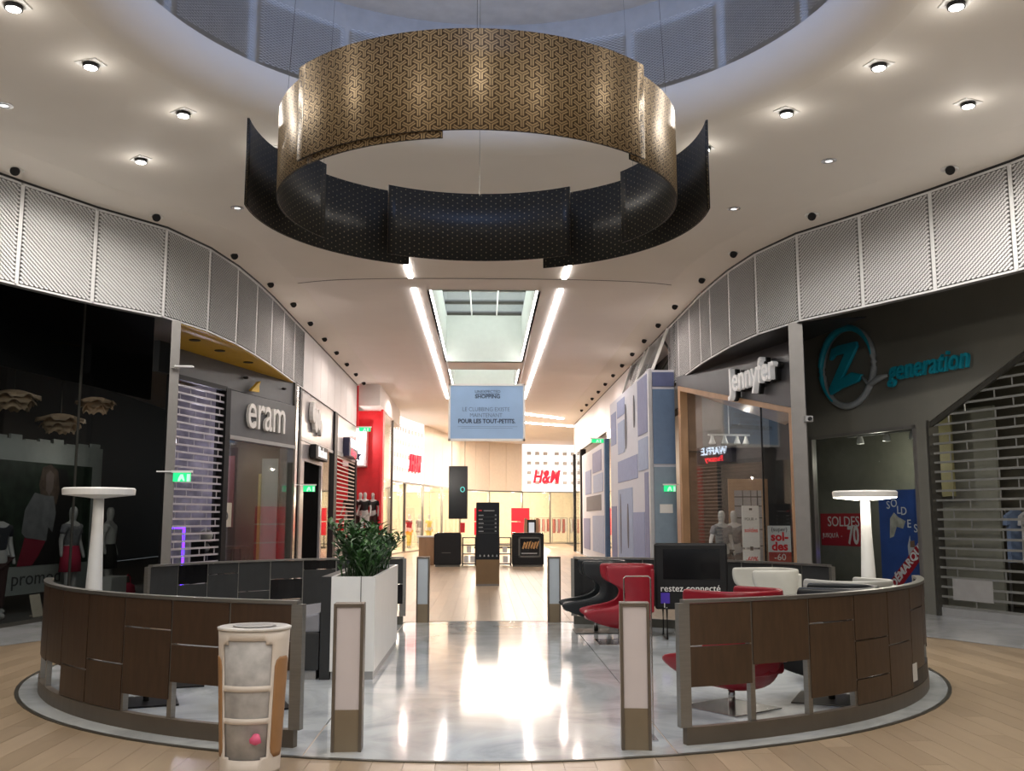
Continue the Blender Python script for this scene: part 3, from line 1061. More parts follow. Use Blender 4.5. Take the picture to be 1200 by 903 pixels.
# ================================================================== red shop
rs = thing('wall_red_shop', 'bright red shop return wall beside the cream shutter', 'wall', (0, 0, 0), kind='structure')
bx('red_panel', REDS, rs, -5.6, -3.78, 36.4, 36.5, 0, 5.55)
bx('red_panel', REDS, rs, -5.6, -5.5, 34.6, 36.4, 0, 5.55)
bx('red_panel', REDS, rs, -3.80, -3.72, 35.9, 36.5, 0, 5.55)
bx('red_panel', REDS, rs, -5.6, -4.46, 34.55, 34.62, 4.75, 6.25)
bx('pane', GLASS, rs, -3.78, -3.76, 36.5, 40.0, .1, 5.5)
bx('red_panel', mat('pink_wall', (.60, .25, .20), .5), rs, -5.0, -4.9, 36.6, 40.0, 0, 5.5)
bx('mullion', STEELD, rs, -3.82, -3.72, 40.0, 40.2, 0, 5.6)
bx('header', PLASTER2, rs, -4.46, -3.72, 34.7, 43.0, 5.55, 6.3)
lamp('shop_fill', 'POINT', (-4.4, 35.3, 4.6), 45, (1, .9, .86), size=.03)
lamp('shop_fill', 'POINT', (-4.3, 38.4, 4.6), 30, (1, .85, .75), size=.03)
sb = thing('star_light_box', 'white box sign with a dark star on the red wall', 'sign', (-4.72, 36.2, 0), 0)
bx('sign_box', mat('box_white', (.75, .73, .74), .4), sb, -.42, .42, -.5, .15, 3.45, 4.85, bevel=.02)
bx('lit_face', emis('lit_white', (1, 1, 1), 1.6), sb, -.12, .32, -.53, -.505, 3.52, 4.15)
star = [(.1 + (.19 if k % 2 == 0 else .085) * math.sin(k * PI / 5), 3.83 + (.24 if k % 2 == 0 else .1) * math.cos(k * PI / 5)) for k in range(10)]
MB().prism_xz(star, -.55, -.532).build('star', mat('star_ink', (.02, .01, .05), .5), sb)
for k, x in enumerate((-4.78, -4.47, -4.27, -4.06)):
    mannequin((x, 35.25 + (-.15, .5, .2, .85)[k], .9), -.2, 'white-headed mannequin in dark jacket before the red wall, ' + ['alone by the cream shutter', 'first of the close three', 'middle of the close three', 'last of the close three'][k], CLB, CLM if k % 2 else CLW, sc=.92, group='mannequins before the red wall')
MB().box(-5.4, -3.85, 34.8, 36.3, 0, .9).build('display_plinth', WHITEM, None, label='white plinth carrying the red shop mannequins', cat='plinth')

# ================================================================== right: taupe shop with slanted shutter
oR, aR = frame((6.4, 19.5), (8.11, 14.87))
f4 = thing('window_6', 'taupe shopfront with turquoise sign, display window and slanted opening', 'shopfront', (*oR, 0), aR, kind='structure')
ZTOP = 5.7
MB().prism_xz([(-.2, 3.2), (3.25, 3.2), (6.9, 4.9), (10.5, 4.9), (10.5, ZTOP), (-.2, ZTOP)], 0, .12).build('facade_panel', GREYT, f4)
MB().box(-.2, .22, 0, .12, 0, 3.2).box(2.98, 3.25, 0, .12, 0, 3.2).box(.22, 2.98, 0, .12, 0, .3).build('facade_frame', GREYT, f4)
MB().box(.22, .28, -.03, .05, .3, 3.2).box(2.94, 3.0, -.03, .05, .3, 3.2).box(.22, 3.0, -.03, .05, 3.14, 3.2).build('window_frame', STEELP, f4)
bx('pane', GLASS, f4, .28, 2.94, .02, .03, .3, 3.14)
MB().box(3.25, 3.30, -.02, .2, 0, 3.25).build('opening_jamb', STEELD, f4)
MB().bar((3.27, .06, 3.23), (6.9, .06, 4.93), .05, .2).build('slanted_trim', STEELD, f4)
OLIVE = mat('olive_interior', (.26, .26, .21), .6, var=.06)
MB().box(-.2, 10.5, 2.6, 2.65, 0, 5.6).box(-.2, 10.5, .12, 2.6, 4.95, 5.0).build('interior', mat('dim_interior', (.13, .12, .09), .6), f4)
bx('interior_panel', OLIVE, f4, -2.1, 3.1, 1.7, 1.75, 0, 3.6)
bx('interior_panel', mat('yellow_curtain', (.36, .33, .16), .6), f4, 1.4, 2.3, 1.5, 1.55, 2.0, 3.5)
lamp('shop_fill', 'POINT', (*world_of(oR, aR, 1.2, .8), 2.7), 15, (1, .96, .8), size=.03)
lamp('shop_fill', 'POINT', (*world_of(oR, aR, 5.0, 1.4), 3.6), 9, (1, .92, .75), size=.03)
# clothes rails glimpsed through the shutter
STORE = [mat('garment_%s' % n, c, .8) for n, c in (('blue', (.16, .22, .34)), ('white', (.42, .42, .42)), ('rust', (.22, .10, .05)), ('dark', (.05, .05, .06)))]
rail = thing('clothes_rail', 'metal clothes rail behind the slanted shutter', 'clothes rail', (*world_of(oR, aR, 4.6, 1.5), 0), aR)
bx('rail_bar', STEEL, rail, -1.2, 1.8, -.015, .015, 1.75, 1.78)
for x in (-1.2, 1.78):
    bx('rail_post', STEEL, rail, x, x + .03, -.015, .015, 0, 1.78)
for k in range(9):
    g = MB().prism_xz([(-.2, 0), (.2, 0), (.17, .65), (.26, .62), (.24, .78), (.06, .88), (-.06, .88), (-.24, .78), (-.26, .62), (-.17, .65)], -.04, .04)
    x = -1.0 + .3 * k
    g.build('hanging_garment', STORE[k % 4], None, loc=(*world_of(oR, aR, 4.6 + x, 1.5), .86), label=['blue', 'white', 'rust brown', 'dark'][k % 4] + ' top on the rail behind the slanted shutter, ' + ['first', 'second', 'third', 'fourth', 'fifth', 'sixth', 'seventh', 'eighth', 'ninth'][k] + ' from the window', cat='garment', group='garments behind the slanted shutter').rotation_euler = (0, 0, aR + PI / 2)
SLATR = mat('steel_slat', (.34, .34, .32), .35, .5)
st3 = shutter('roller_shutter', oR, aR, 3.30, 10.4, .08, [.16 + .158 * k for k in range(31)], SLATR, None, 'see-through shutter of steel rods under the slanted taupe facade', .95, tri=lambda z: 3.3 + max(0, (z - 3.2) / 1.7 * 3.65))
bx('bottom_rail', mat('rail_grey', (.30, .30, .30), .4), st3, 3.3, 10.4, -.03, .03, 0, .14)
bx('notice', mat('notice_grey', (.32, .31, .30), .6), st3, 3.55, 4.35, -.022, -.016, .28, .62)

tq = mat('turquoise_sign', (.01, .33, .46), .35)
tqg = mat('sign_rim_grey', (.33, .36, .38), .35)
soffit('taupe soffit behind the band over the slanted shutter shop', GREYT, [(x + .1, y) for x, y in cR if 8 < y < 15.7] + [(6.4, 19.5), (10.2, 9.2)], 5.7)
zg = thing('letter_sign', 'turquoise ring emblem with a letter Z and script on the taupe facade', 'sign', (*world_of(oR, aR, 0, -.05), 0), aR)
ring = [(1.42 + .70 * math.sin(2 * PI * k / 48), 0, 4.43 + .74 * math.cos(2 * PI * k / 48)) for k in range(48)]
MB().tube(ring, .062, 8, True).build('ring', tqg, zg, smooth=True)
MB().tube([(x, -.04, z) for x, y, z in [ring[k % 48] for k in range(28, 60)]], [.02 + .05 * math.sin(PI * i / 31) for i in range(32)], 8).build('ring_inlay', tq, zg, smooth=True)
MB().prism_xz([(1.02, 4.62), (1.10, 4.82), (1.30, 4.86), (1.78, 4.86), (1.80, 4.76), (1.36, 4.22), (1.62, 4.30), (1.90, 4.22), (1.78, 4.10), (1.30, 4.02), (1.02, 3.94), (.98, 4.06), (1.46, 4.68), (1.20, 4.68), (1.08, 4.60)], -.1, -.03).build('letter', tq, zg, bevel=.015)
MB().tube([(1.86, -.05, 4.2), (1.98, -.05, 4.05), (2.1, -.05, 4.03), (2.28, -.05, 4.10), (2.5, -.05, 4.12)], [.03, .03, .05, .06, .03], 8).build('tail', tqg, zg, smooth=True)
text('lettering', 'generation', .50, tq, zg, (3.42, -.05, 4.17), extrude=.03, shear=.25, sx=.83, bold=.006)

rp = thing('sale_sign', 'red sale sign with white figures in the taupe shop window', 'sign', (*world_of(oR, aR, 0, .1), 0), aR)
bx('board', mat('sign_red', (.40, .008, .02), .5), rp, .29, 1.6, 0, .015, 1.08, 1.69)
WTXT = mat('white_print', (.72, .72, .70), .6)
text('lettering', 'SOLDES', .27, WTXT, rp, (.94, -.004, 1.53), extrude=.002, sx=.95)
text('lettering', "JUSQU'À  -", .12, WTXT, rp, (.62, -.004, 1.27), extrude=.002)
text('lettering', '70', .46, WTXT, rp, (1.2, -.004, 1.27), extrude=.002, sx=.68, bold=.014)
text('lettering', '%', .18, WTXT, rp, (1.49, -.004, 1.37), extrude=.002, sx=.8)
bp = thing('sale_poster', 'blue sale poster with scattered white letters and a red sash', 'poster', (*world_of(oR, aR, 0, .12), 0), aR)
bx('board', mat('poster_blue', (.028, .075, .28), .5, var=.25, scale=2), bp, 1.88, 2.93, 0, .015, .32, 2.1)
for ch, u, z in (('S', 2.12, 1.83), ('O', 2.26, 1.86), ('L', 2.37, 1.74), ('D', 2.49, 1.72), ('E', 2.6, 1.5), ('S', 2.75, 1.42)):
    text('lettering', ch, .2, WTXT, bp, (u, -.004, z), extrude=.002)
MB().prism_xz([(2.12, 1.25), (2.15, 1.6), (2.25, 1.7), (2.35, 1.62), (2.52, 1.55), (2.45, 1.42), (2.3, 1.45), (2.22, 1.28)], -.003, 0).build('print', mat('print_beige', (.42, .40, .33), .6, var=.3, scale=8), bp)
MB().prism_xz([(2.56, .85), (2.54, 1.12), (2.6, 1.3), (2.62, 1.13), (2.72, 1.13), (2.74, 1.02), (2.7, .85)], -.003, 0).build('print', mat('print_white', (.45, .45, .47), .6), bp)
MB().prism_xz([(2.6, 1.1), (2.6, 1.2), (2.7, 1.22), (2.71, 1.1)], -.005, 0).build('print', BROWNI, bp)
MB().prism_xz([(1.9, .32), (2.25, .32), (2.93, 1.0), (2.93, 1.32)], -.006, 0).build('sash', mat('sash_red', (.36, .008, .02), .5), bp)
text('lettering', 'DÉMARQUE', .2, WTXT, bp, (2.52, -.009, .79), extrude=.002, sx=1.0, bold=.006, rot=(PI / 2, -.78, 0))
sp_ = thing('track_light', 'row of small white spotlights at the top of the taupe shop window', 'track light', (*world_of(oR, aR, 0, .5), 0), aR)
bx('track', GREYL, sp_, .7, 2.8, -.02, .02, 3.16, 3.19)
for u in (1.05, 1.75, 2.4):
    MB().lathe([(.04, .06), (.06, 0), (.075, -.08), (.03, -.09)], 12, (u, 0, 3.1)).build('spot_head', WHITE, sp_)
lamp('blue_tube_lamp', 'POINT', (*world_of(oR, aR, .62, .3), .9), .6, (.2, .1, 1), size=.05)

# ================================================================== right: oak-framed shop
oJ, aJ = frame((4.46, 21.55), (5.44, 17.08))
f5 = thing('window_7', 'charcoal shopfront with slanting oak portal', 'shopfront', (*oJ, 0), aJ, kind='structure')
CHF = mat('charcoal_fascia', (.055, .055, .06), .3, var=.12, scale=3)
MB().prism_xz([(-.5, 4.52), (4.55, 3.50), (4.85, 3.50), (4.85, 4.78), (-.5, 4.78)], 0, .1).build('fascia', CHF, f5)
MB().prism_xz([(4.62, 0), (4.85, 0), (4.85, 3.5), (4.62, 3.5)], 0, .1).build('fascia', STEELP, f5)
MB().prism_xz([(-.3, 4.45), (4.62, 3.42), (4.62, 3.52), (-.3, 4.55)], -.05, .12).build('portal_lintel', OAK, f5)
MB().box(-.3, -.18, -.05, .12, 0, 4.45).build('portal_jamb', OAK, f5)
MB().box(4.5, 4.62, -.05, .12, 0, 3.45).build('portal_jamb', OAK, f5)
MB().add([(-.25, .1, 4.44), (4.5, .1, 3.45), (4.42, .2, 3.42), (2.7, .9, 3.42)], [(0, 1, 2, 3)]).build('portal_soffit', OAK, f5)
for u0, u1 in ((-.25, 3.15), (3.17, 4.5)):
    MB().prism_xz([(u0, 0), (u1, 0), (u1, 4.45 - (u1 + .3) * .21), (u0, 4.45 - (u0 + .3) * .21)], .13, .14).build('pane', GLASS, f5)
bx('glass_joint', BLKM, f5, 3.15, 3.17, .12, .15, 0, 3.75)
DJ = mat('dim_shop_wall', (.05, .05, .05), .6)
ji = thing('wall_shop_back', 'dim inside walls of the oak-framed shop', 'wall', kind='structure')
for k in range(14):
    bx('wall_board', BROWNI, ji, 4.5, 5.32, 22.4, 22.44, .02 + k * .22, .235 + k * .22)
bx('back_wall', DJ, ji, 4.5, 7.4, 22.5, 22.55, 0, 4.7)
bx('bulkhead', mat('grey_bulkhead', (.20, .19, .18), .6), ji, 4.9, 6.5, 22.2, 22.3, 3.2, 4.7)
bx('bulkhead', BROWNI, ji, 4.55, 4.9, 21.9, 22.3, 3.1, 4.7)
lamp('shop_fill', 'POINT', (5.5, 21.0, 3.6), 14, (1, .88, .75), size=.03)
# dark soffit behind the curved band
js = [p for p in cR if 14.9 < p[1] < 22.3]
MB().prism_xy([(x + .02, y) for x, y in js] + [(4.5, 21.9), (5.75, 16.9), (6.0, 15.0)], 4.735, 4.75).build('ceiling_soffit', BLKM, None, label='black soffit sliver over the charcoal shopfront', cat='soffit', kind='structure')
jn = thing('letter_sign', 'chunky white raised letters on the charcoal fascia', 'sign', (*world_of(oJ, aJ, 0, -.12), 0), aJ)
text('lettering', 'Jennyfer', .66, mat('letter_ivory', (.72, .71, .70), .45, emit=(1, 1, 1), es=.12), jn, (3.45, -.06, 4.27), extrude=.05, sx=.82, bold=.008, rot=(PI / 2, -.03, 0))
text('letter_backing', 'Jennyfer', .66, BLKM, jn, (3.47, .05, 4.26), extrude=.04, sx=.82, bold=.012, rot=(PI / 2, -.03, 0))
tl = thing('track_light', 'white track with four hanging spot heads inside the oak-framed shop', 'track light', (5.27, 21.0, 0), .12)
bx('track', WHITE, tl, -.47, .47, -.02, .02, 3.36, 3.40)
bx('hanger', WHITE, tl, -.01, .01, -.01, .01, 3.40, 4.6)
for u in (-.38, -.1, .18, .38):
    MB().lathe([(.03, .0), (.04, -.06), (.075, -.16), (.065, -.18), (.02, -.18)], 12, (u, 0, 3.36)).build('spot_head', WHITE, tl)
mr = thing('lattice_mirror', 'pale gridded panel in a wide oak frame inside the oak-framed shop', 'display panel', (5.72, 21.3, 0), 0)
MB().box(-.42, .44, 0, .06, 2.2, 2.45).box(-.42, -.30, 0, .06, 0, 2.2).box(.30, .44, 0, .06, 0, 2.2).build('frame', OAK, mr)
bx('panel', mat('panel_grey', (.34, .34, .36), .5), mr, -.30, .30, .02, .05, 0, 2.2)
for z in (1.0, 1.35, 1.6, 1.85, 2.05):
    bx('grid_bar', BLKM, mr, -.30, .30, 0, .018, z, z + .02)
for u in (-.12, .06, .2):
    bx('grid_bar', BLKM, mr, u, u + .012, 0, .018, .5, 2.2)
mannequin((4.98, 20.7, .0), .3, 'mannequin in a dark denim jacket beside the brown shop wall', CLG, CLB)
mannequin((5.33, 21.05, .0), -.2, 'mannequin in a dark jacket before the oak-framed panel', CLG, CLN)
tt = thing('sale_totem', 'tall narrow white sale column of two cards inside the oak-framed shop', 'sign', (5.36, 19.8, 0), 0)
bx('card', WHITEM, tt, -.17, .17, 0, .05, 1.02, 1.85, bevel=.005)
bx('card', WHITEM, tt, -.17, .17, 0, .05, .05, .98, bevel=.005)
bx('foot', STEELD, tt, -.17, .17, -.08, .12, 0, .05)
bx('clip', BLKM, tt, -.03, .03, -.01, .0, 1.76, 1.80)
bx('clip', BLKM, tt, -.03, .03, -.01, .0, .96, 1.04)
text('lettering', 'POUR +', .08, BLKM, tt, (0, -.004, 1.58), extrude=.002, sx=.9)
text('lettering', 'soldes', .12, REDS, tt, (0, -.004, 1.36), extrude=.002, sx=.9, bold=.003)
text('lettering', '-60%', .14, REDS, tt, (0, -.004, .78), extrude=.002, sx=.9, bold=.004)
s2 = thing('sale_sign', 'white and red sale card standing by the oak jamb', 'sign', (5.57, 18.6, 0), -.1)
bx('board', WHITEM, s2, -.21, .21, 0, .03, .03, 1.46)
bx('foot', STEELD, s2, -.21, .21, -.06, .1, 0, .03)
bx('red_block', mat('card_red', (.40, .05, .04), .5), s2, -.21, .21, -.004, -.001, .55, .97)
text('lettering', '(super)', .11, BLKM, s2, (0, -.004, 1.39), extrude=.002, sx=.95)
text('lettering', 'sol-', .22, REDS, s2, (0, -.004, 1.25), extrude=.002, bold=.008)
text('lettering', 'des', .22, REDS, s2, (0, -.004, 1.07), extrude=.002, bold=.008)
text('lettering', '-60', .17, WTXT, s2, (0, -.008, .87), extrude=.002)

# ================================================================== blue hoarding and corridor side beyond
ho = thing('construction_hoarding', 'tall pale hoarding printed in lilac and blue with an open mesh flap above', 'hoarding', (3.84, 29.85, 0), -PI / 2)
HW = mat('hoarding_white', (.48, .50, .56), .65, var=.02, spec=.1)
HB = [mat('hoarding_print_%d' % i, c, .65, var=.05, spec=.1) for i, c in enumerate(((.20, .22, .35), (.28, .34, .48), (.23, .27, .42), (.12, .12, .14), (.08, .14, .24), (.06, .08, .17)))]
# local: x towards the viewer, y away from the hall
bx('side_sheet', HW, ho, 0, 7.15, 0, .05, 0, 5.05)
bx('end_sheet', HW, ho, 7.1, 7.15, .05, .60, 0, 5.05)
bx('corner_post', mat('hoarding_post', (.40, .42, .45), .4), ho, 7.08, 7.18, -.02, .06, 0, 5.08)
for (ya, yb, z0, z1, c) in [(24.4, 22.95, 3.62, 5.0, 0), (24.4, 22.95, 2.75, 3.52, 1), (23.5, 22.95, .3, 2.68, 0), (28.2, 24.55, 2.6, 3.2, 2), (28.2, 26.7, 4.45, 4.92, 2), (29.6, 28.5, 3.75, 4.7, 2), (25.4, 23.6, .3, 1.75, 2), (29.7, 28.6, .3, 1.95, 0), (28.2, 25.5, .3, 2.4, 1) , (28.1, 26.8, 3.4, 4.3, 1)]:
    bx('printed_panel', HB[c], ho, 29.85 - ya, 29.85 - yb, -.012, -.001, z0, z1)
for (y, z0, z1, wd) in [(26.5, 3.45, 4.7, .28), (25.0, 3.9, 4.75, .2), (27.7, .6, 2.3, .22), (26.3, .8, 2.0, .3)]:
    u = 29.85 - y
    MB().prism_xz([(u + wd * .5 * math.cos(q), (z0 + z1) / 2 + (z1 - z0) / 2 * math.sin(q)) for q in [2 * PI * i / 14 for i in range(14)]], -.02, -.012).build('printed_figure', HB[3], ho)
for (z0, z1, c) in [(4.66, 5.0, 5), (2.85, 4.6, 4), (.2, 2.78, 1)]:
    MB().box(7.15, 7.165, .08, .59, z0, z1).build('printed_panel', mat('hoarding_end_%d' % c, ((.08, .10, .21), (.10, .17, .29), (.19, .26, .33))[(5, 4, 1).index(c)], .35), ho)
bx('notice', WHITEM, ho, 7.166, 7.17, .2, .5, 1.72, 1.92)
# void behind, and mesh flaps hinged open
vd = thing('wall_void', 'dark opening in the band above the pale hoarding', 'wall', kind='structure')
MB().box(5.3, 5.35, 22.8, 29.8, 4.6, 6.3).build('void_back', BLKW, vd)
MB().box(4.47, 5.3, 29.75, 29.8, 0, 6.3).box(4.47, 5.3, 22.85, 22.9, 4.75, 6.3).build('void_side', BLKW, vd)
for k, (x0, z0, x1, z1, y) in enumerate([(4.5, 5.05, 5.2, 6.2, 24.0), (4.5, 5.05, 5.2, 6.2, 26.5), (4.5, 6.2, 5.2, 5.05, 24.6)]):
    MB().bar((x0, y, z0), (x1, y, z1), .05).build('brace', STEELD, vd)
for k, (y0, x_b, z_b) in enumerate(((25.9, 4.02, 5.16), (29.2, 4.08, 5.16))):
    fl = thing('open_mesh_flap', 'white mesh panel tilted open above the hoarding, ' + ('end nearer the oak portal' if k == 0 else 'end nearer the far shops'), 'wall panel', (0, 0, 0))
    for q in range(2):
        o = put(bpy.data.objects.new('mesh_panel', band_mesh), fl)
        o.location = (x_b, y0 - q * 1.3, z_b)
        tilt = math.atan2(4.44 - x_b, 6.17 - z_b)
        o.rotation_euler = (0, 0, -PI / 2)
        o.rotation_euler = (Matrix.Rotation(-PI / 2, 4, 'Z') @ Matrix.Rotation(-tilt, 4, 'X')).to_euler()
        o.scale.z = math.hypot(4.44 - x_b, 6.17 - z_b) / phh
    MB().bar((x_b, y0, z_b), (x_b, y0 - 2.6, z_b), .09, .05).build('edge_bar', MESHW, fl)
    MB().bar((x_b + .02, y0 - 2.6, z_b), (4.42, y0 - 2.6, 6.15), .10, .06).build('edge_bar', WHITE, fl)
    MB().bar((x_b + .02, y0, z_b), (4.42, y0, 6.15), .10, .06).build('edge_bar', WHITE, fl)

f6 = thing('window_8', 'glass fronts and printed hoarding along the corridor beyond the pale hoarding', 'shopfront', (4.46, 49, 0), -PI / 2, kind='structure')
# local u = 49 - y
bx('printed_wall', HW, f6, 4.6, 13.0, -.05, .05, 0, 4.4)
for (ya, yb, z0, z1, c) in [(43.0, 40.6, 2.6, 3.6, 2), (40.0, 37.0, 3.4, 4.2, 0), (42.5, 37.2, 1.9, 2.5, 3), (40.2, 36.4, .3, 1.7, 1), (43.8, 41.2, .3, 1.6, 0), (39.8, 36.6, 2.6, 3.3, 1)]:
    bx('printed_panel', HB[c], f6, 49 - ya, 49 - yb, -.065, -.05, z0, z1)
bx('blue_edge', HB[4], f6, 13.0, 13.3, -.08, .1, 0, 4.5)
bx('mullion', BLKM, f6, 0, .35, -.06, .2, 0, 4.75)
bx('mullion', BLKM, f6, 3.6, 3.95, -.06, .2, 0, 4.75)
bx('pane', GLASS, f6, .35, 3.6, 0, .01, 0, 4.75)
bx('pane', GLASS, f6, 13.3, 19.0, 0, .01, 0, 4.75)
bx('mullion', BROWNI, f6, 18.2, 18.6, -.06, .2, 0, 4.0)
bx('interior', CREAM, f6, 0, 19.2, 1.5, 1.55, 0, 4.75)
rp2 = thing('red_display_post', 'glowing red display post beside the pale hoarding', 'display stand', (4.75, 33.2, 0), -PI / 2)
for k in range(3):
    bx('red_block', REDG, rp2, -.9, .9, -.15, .15, .1 + .66 * k, .7 + .66 * k, bevel=.01)
bx('base', STEELD, rp2, -.95, .95, -.2, .2, 0, .1)
lamp('shop_fill', 'POINT', (5.2, 33.5, 3.4), 25, (1, .8, .65), size=.03)
lamp('shop_fill', 'POINT', (5.2, 46.5, 3.4), 40, (1, .85, .7), size=.03)

# ================================================================== far end of the corridor
WP = [(-4.25, 40.2), (-4.2, 43.5), (-3.75, 46.8), (-3.08, 49.8), (-2.3, 53.9), (-1.41, 58), (.3, 61), (2.4, 62.7), (4.2, 63.2), (6.0, 63.6), (12, 64.2)]
wb = thing('wall_back', 'curving pale far wall with cream panels over lit shop windows', 'wall', kind='structure')
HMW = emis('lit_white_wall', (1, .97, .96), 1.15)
CRW = mat('cream_wall_panel', (.80, .70, .58), .35, var=.03)
pl = MB()
for k, ((x0, y0), (x1, y1)) in enumerate(zip(WP, WP[1:])):
    a = math.atan2(y1 - y0, x1 - x0)
    ln = math.hypot(x1 - x0, y1 - y0)
    seg = bpy.data.objects.new('wall_section', None)
    put(seg, wb)
    seg.location = (x0, y0, 0)
    seg.rotation_euler = (0, 0, a)
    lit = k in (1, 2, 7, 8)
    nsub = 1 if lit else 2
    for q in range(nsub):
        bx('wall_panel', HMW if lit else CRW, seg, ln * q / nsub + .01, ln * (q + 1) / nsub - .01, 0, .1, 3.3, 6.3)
    bx('window_head', STEEL, seg, 0, ln, -.03, .1, 3.22, 3.3)
    bx('pane', GLASS, seg, 0, ln, .04, .05, .05, 3.22)
    bx('sill', STEEL, seg, 0, ln, -.02, .1, 0, .06)
    bx('mullion', STEEL, seg, -.04, .04, -.03, .08, 0, 3.3)
    if lit:
        g = MB()
        for i in range(int(ln / .55)):
            for j in range(4):
                x = .3 + i * .55
                z = 3.75 + j * .62
                g.box(x, x + .3, -.03, 0, z, z + .22)
                g.box(x, x + .3, -.03, 0, z + .27, z + .31)
        g.build('raised_tile', mat('grey_tile', (.6, .6, .6), .4), seg, kind='stuff')
back = offset_curve(WP, 1, 4.5)
bb = MB()
nb_ = len(back)
bb.add([(x, y, 0) for x, y in back] + [(x, y, 3.6) for x, y in back], [(i, i + 1, nb_ + i + 1, nb_ + i) for i in range(nb_ - 1)])
bb.add([(x, y, 3.5) for x, y in back] + [(x, y, 3.5) for x, y in WP], [(i, i + 1, nb_ + i + 1, nb_ + i) for i in range(nb_ - 1)])
bb.build('interior', mat('cream_interior', (.86, .78, .62), .6), wb)
fl_ = MB()
fl_.add([(x, y, .005) for x, y in back] + [(x, y, .005) for x, y in WP], [(i, i + 1, nb_ + i + 1, nb_ + i) for i in range(nb_ - 1)])
fl_.build('interior_floor', mat('shop_floor', (.5, .42, .34), .3), wb)
mid = offset_curve(WP, 1, 1.2)
for k, i in enumerate((2, 3, 4, 5, 6, 7, 8)):
    x, y = mid[i]
    lamp('window_lamp', 'POINT', (x, y, 2.9), 210, (1, .85, .64), size=.2)
    for q in (-.7, .0, .7):
        xx, yy = x + q * .8, y + q * 1.2
        d_ = thing('window_spotlight', 'small bright ceiling spotlight inside the far lit windows', 'spotlight', (xx, yy, 3.32), 0, 'spotlights inside the far windows')
        MB().lathe([(.03, .15), (.07, .1), (.09, 0)], 10).build('shade', WHITE, d_)
        MB().lathe([(.08, 0), (.01, -.01)], 10).build('bulb', LAMPW, d_)
# area fill lights added to brighten the far corridor, no fitting there
lamp('corridor_end_fill', 'AREA', (1.0, 50, 6.2), 1500, (1, .84, .70), size=4, sy=14)
lamp('corridor_end_fill', 'AREA', (9.0, 57, 6.2), 900, (1, .84, .70), size=6, sy=8)
bx('wall_corridor_turn', PLASTER2, None, 4.47, 14, 48.95, 49.05, 0, 6.3, label='pale return wall where the corridor turns', cat='wall', kind='structure')
bx('wall_end', CREAM, None, 13.9, 14, 49, 70, 0, 6.3, label='cream wall closing the side corridor', cat='wall', kind='structure')
RSG = mat('sign_red_lit', (.8, .01, .03), .4, emit=(1, .01, .04), es=.7)
for (x, y, x2, y2, lab, ofs) in ((-3.75, 46.8, -3.08, 49.8, 'red brush letters on the lit white wall beside the red shop', 1.2), (2.4, 62.7, 4.2, 63.2, 'red brush letters on the lit white wall at the corridor end', 1.55)):
    a = math.atan2(y2 - y, x2 - x)
    t = thing('letter_sign', lab, 'sign', (x, y, 0), a)
    text('lettering', 'H&M', 1.15, RSG, t, (ofs, -.1, 4.2), extrude=.05, shear=.25, sx=.72, bold=.03)
    for q in (-.5, .5):
        bx('bracket', STEEL, t, ofs + q - .02, ofs + q + .02, -.08, 0, 4.2, 4.3)
CLY = mat('cloth_yellow', (.7, .5, .06), .8)
for k, (x, y, tp, bt) in enumerate(((-3.55, 50.6, CLB, CLY), (-3.1, 51.8, CLG, CLW), (-2.7, 53.6, CLY, CLY))):
    mannequin((x - .3, y + .1, .05), 1.0, ['mannequin in black top and yellow trousers in the far lit window', 'mannequin in grey top and white trousers in the far lit window', 'mannequin dressed all in yellow in the far lit window'][k], tp, bt)
rd = thing('red_display_stand', 'red panelled display stand with a side arm in the far lit window', 'display stand', (1.05, 53.5, 0), 0)
for i in range(2):
    for j in range(2):
        bx('red_block', REDG, rd, -1.6 + i * 2.0, -.62 + i * 2.0 - .0, -.1, .1, .7 + j * .75, 1.4 + j * .75, bevel=.01)
bx('arm', REDG, rd, .9, 1.4, -.08, .08, 1.3, 1.5)
bx('foot', STEELD, rd, -1.6, 1.3, -.2, .2, 0, .1)
for x in (-1.5, -.7, .5, 1.2):
    bx('post', STEELD, rd, x - .03, x + .03, -.03, .03, .1, .75)
for k in range(4):
    x, y = (2.6 + k * 1.15, 64.3 + .3 * (k % 2))
    t = thing('clothes_rail', ['first', 'second', 'third', 'fourth'][k] + ' pink garment rail under the far red letters, counted from the cream wall', 'clothes rail', (x, y, 0), .1, 'far clothes rails')
    bx('rail_bar', STEEL, t, -.5, .5, -.02, .02, 1.6, 1.63)
    for q in (-.5, .48):
        bx('rail_post', STEEL, t, q, q + .03, -.02, .02, 0, 1.6)
    for q in range(6):
        MB().box(-.45 + q * .155, -.33 + q * .155, -.2, .2, .65 + .1 * (q % 2), 1.55).build('garment', [mat('g%d%d' % (k, q), c, .8) for c in [[(.6, .25, .22), (.7, .6, .5), (.5, .15, .12), (.75, .7, .62)][(k + q) % 4]]][0], t)

# hanging screen
hs = thing('hanging_screen', 'tall black screen hanging from the ceiling before the cream wall', 'screen', (-1.2, 45, 0), 0)
bx('casing', BLKM, hs, -.43, .43, -.06, .06, 1.57, 3.96, bevel=.02)
bx('display', BLK, hs, -.40, .40, -.066, -.06, 1.62, 3.9)
MB().tube([(.2 + .09 * math.cos(t), -.07, 2.9 + .11 * math.sin(t)) for t in [2 * PI * k / 16 for k in range(16)]], .018, 5, True).build('icon', emis('turquoise_icon', (.1, .6, .6), .6), hs)
for x in (-.3, .3):
    MB().tube([(x, 0, 3.95), (x, 0, 6.3)], .012, 5).build('cable', STEELD, hs)

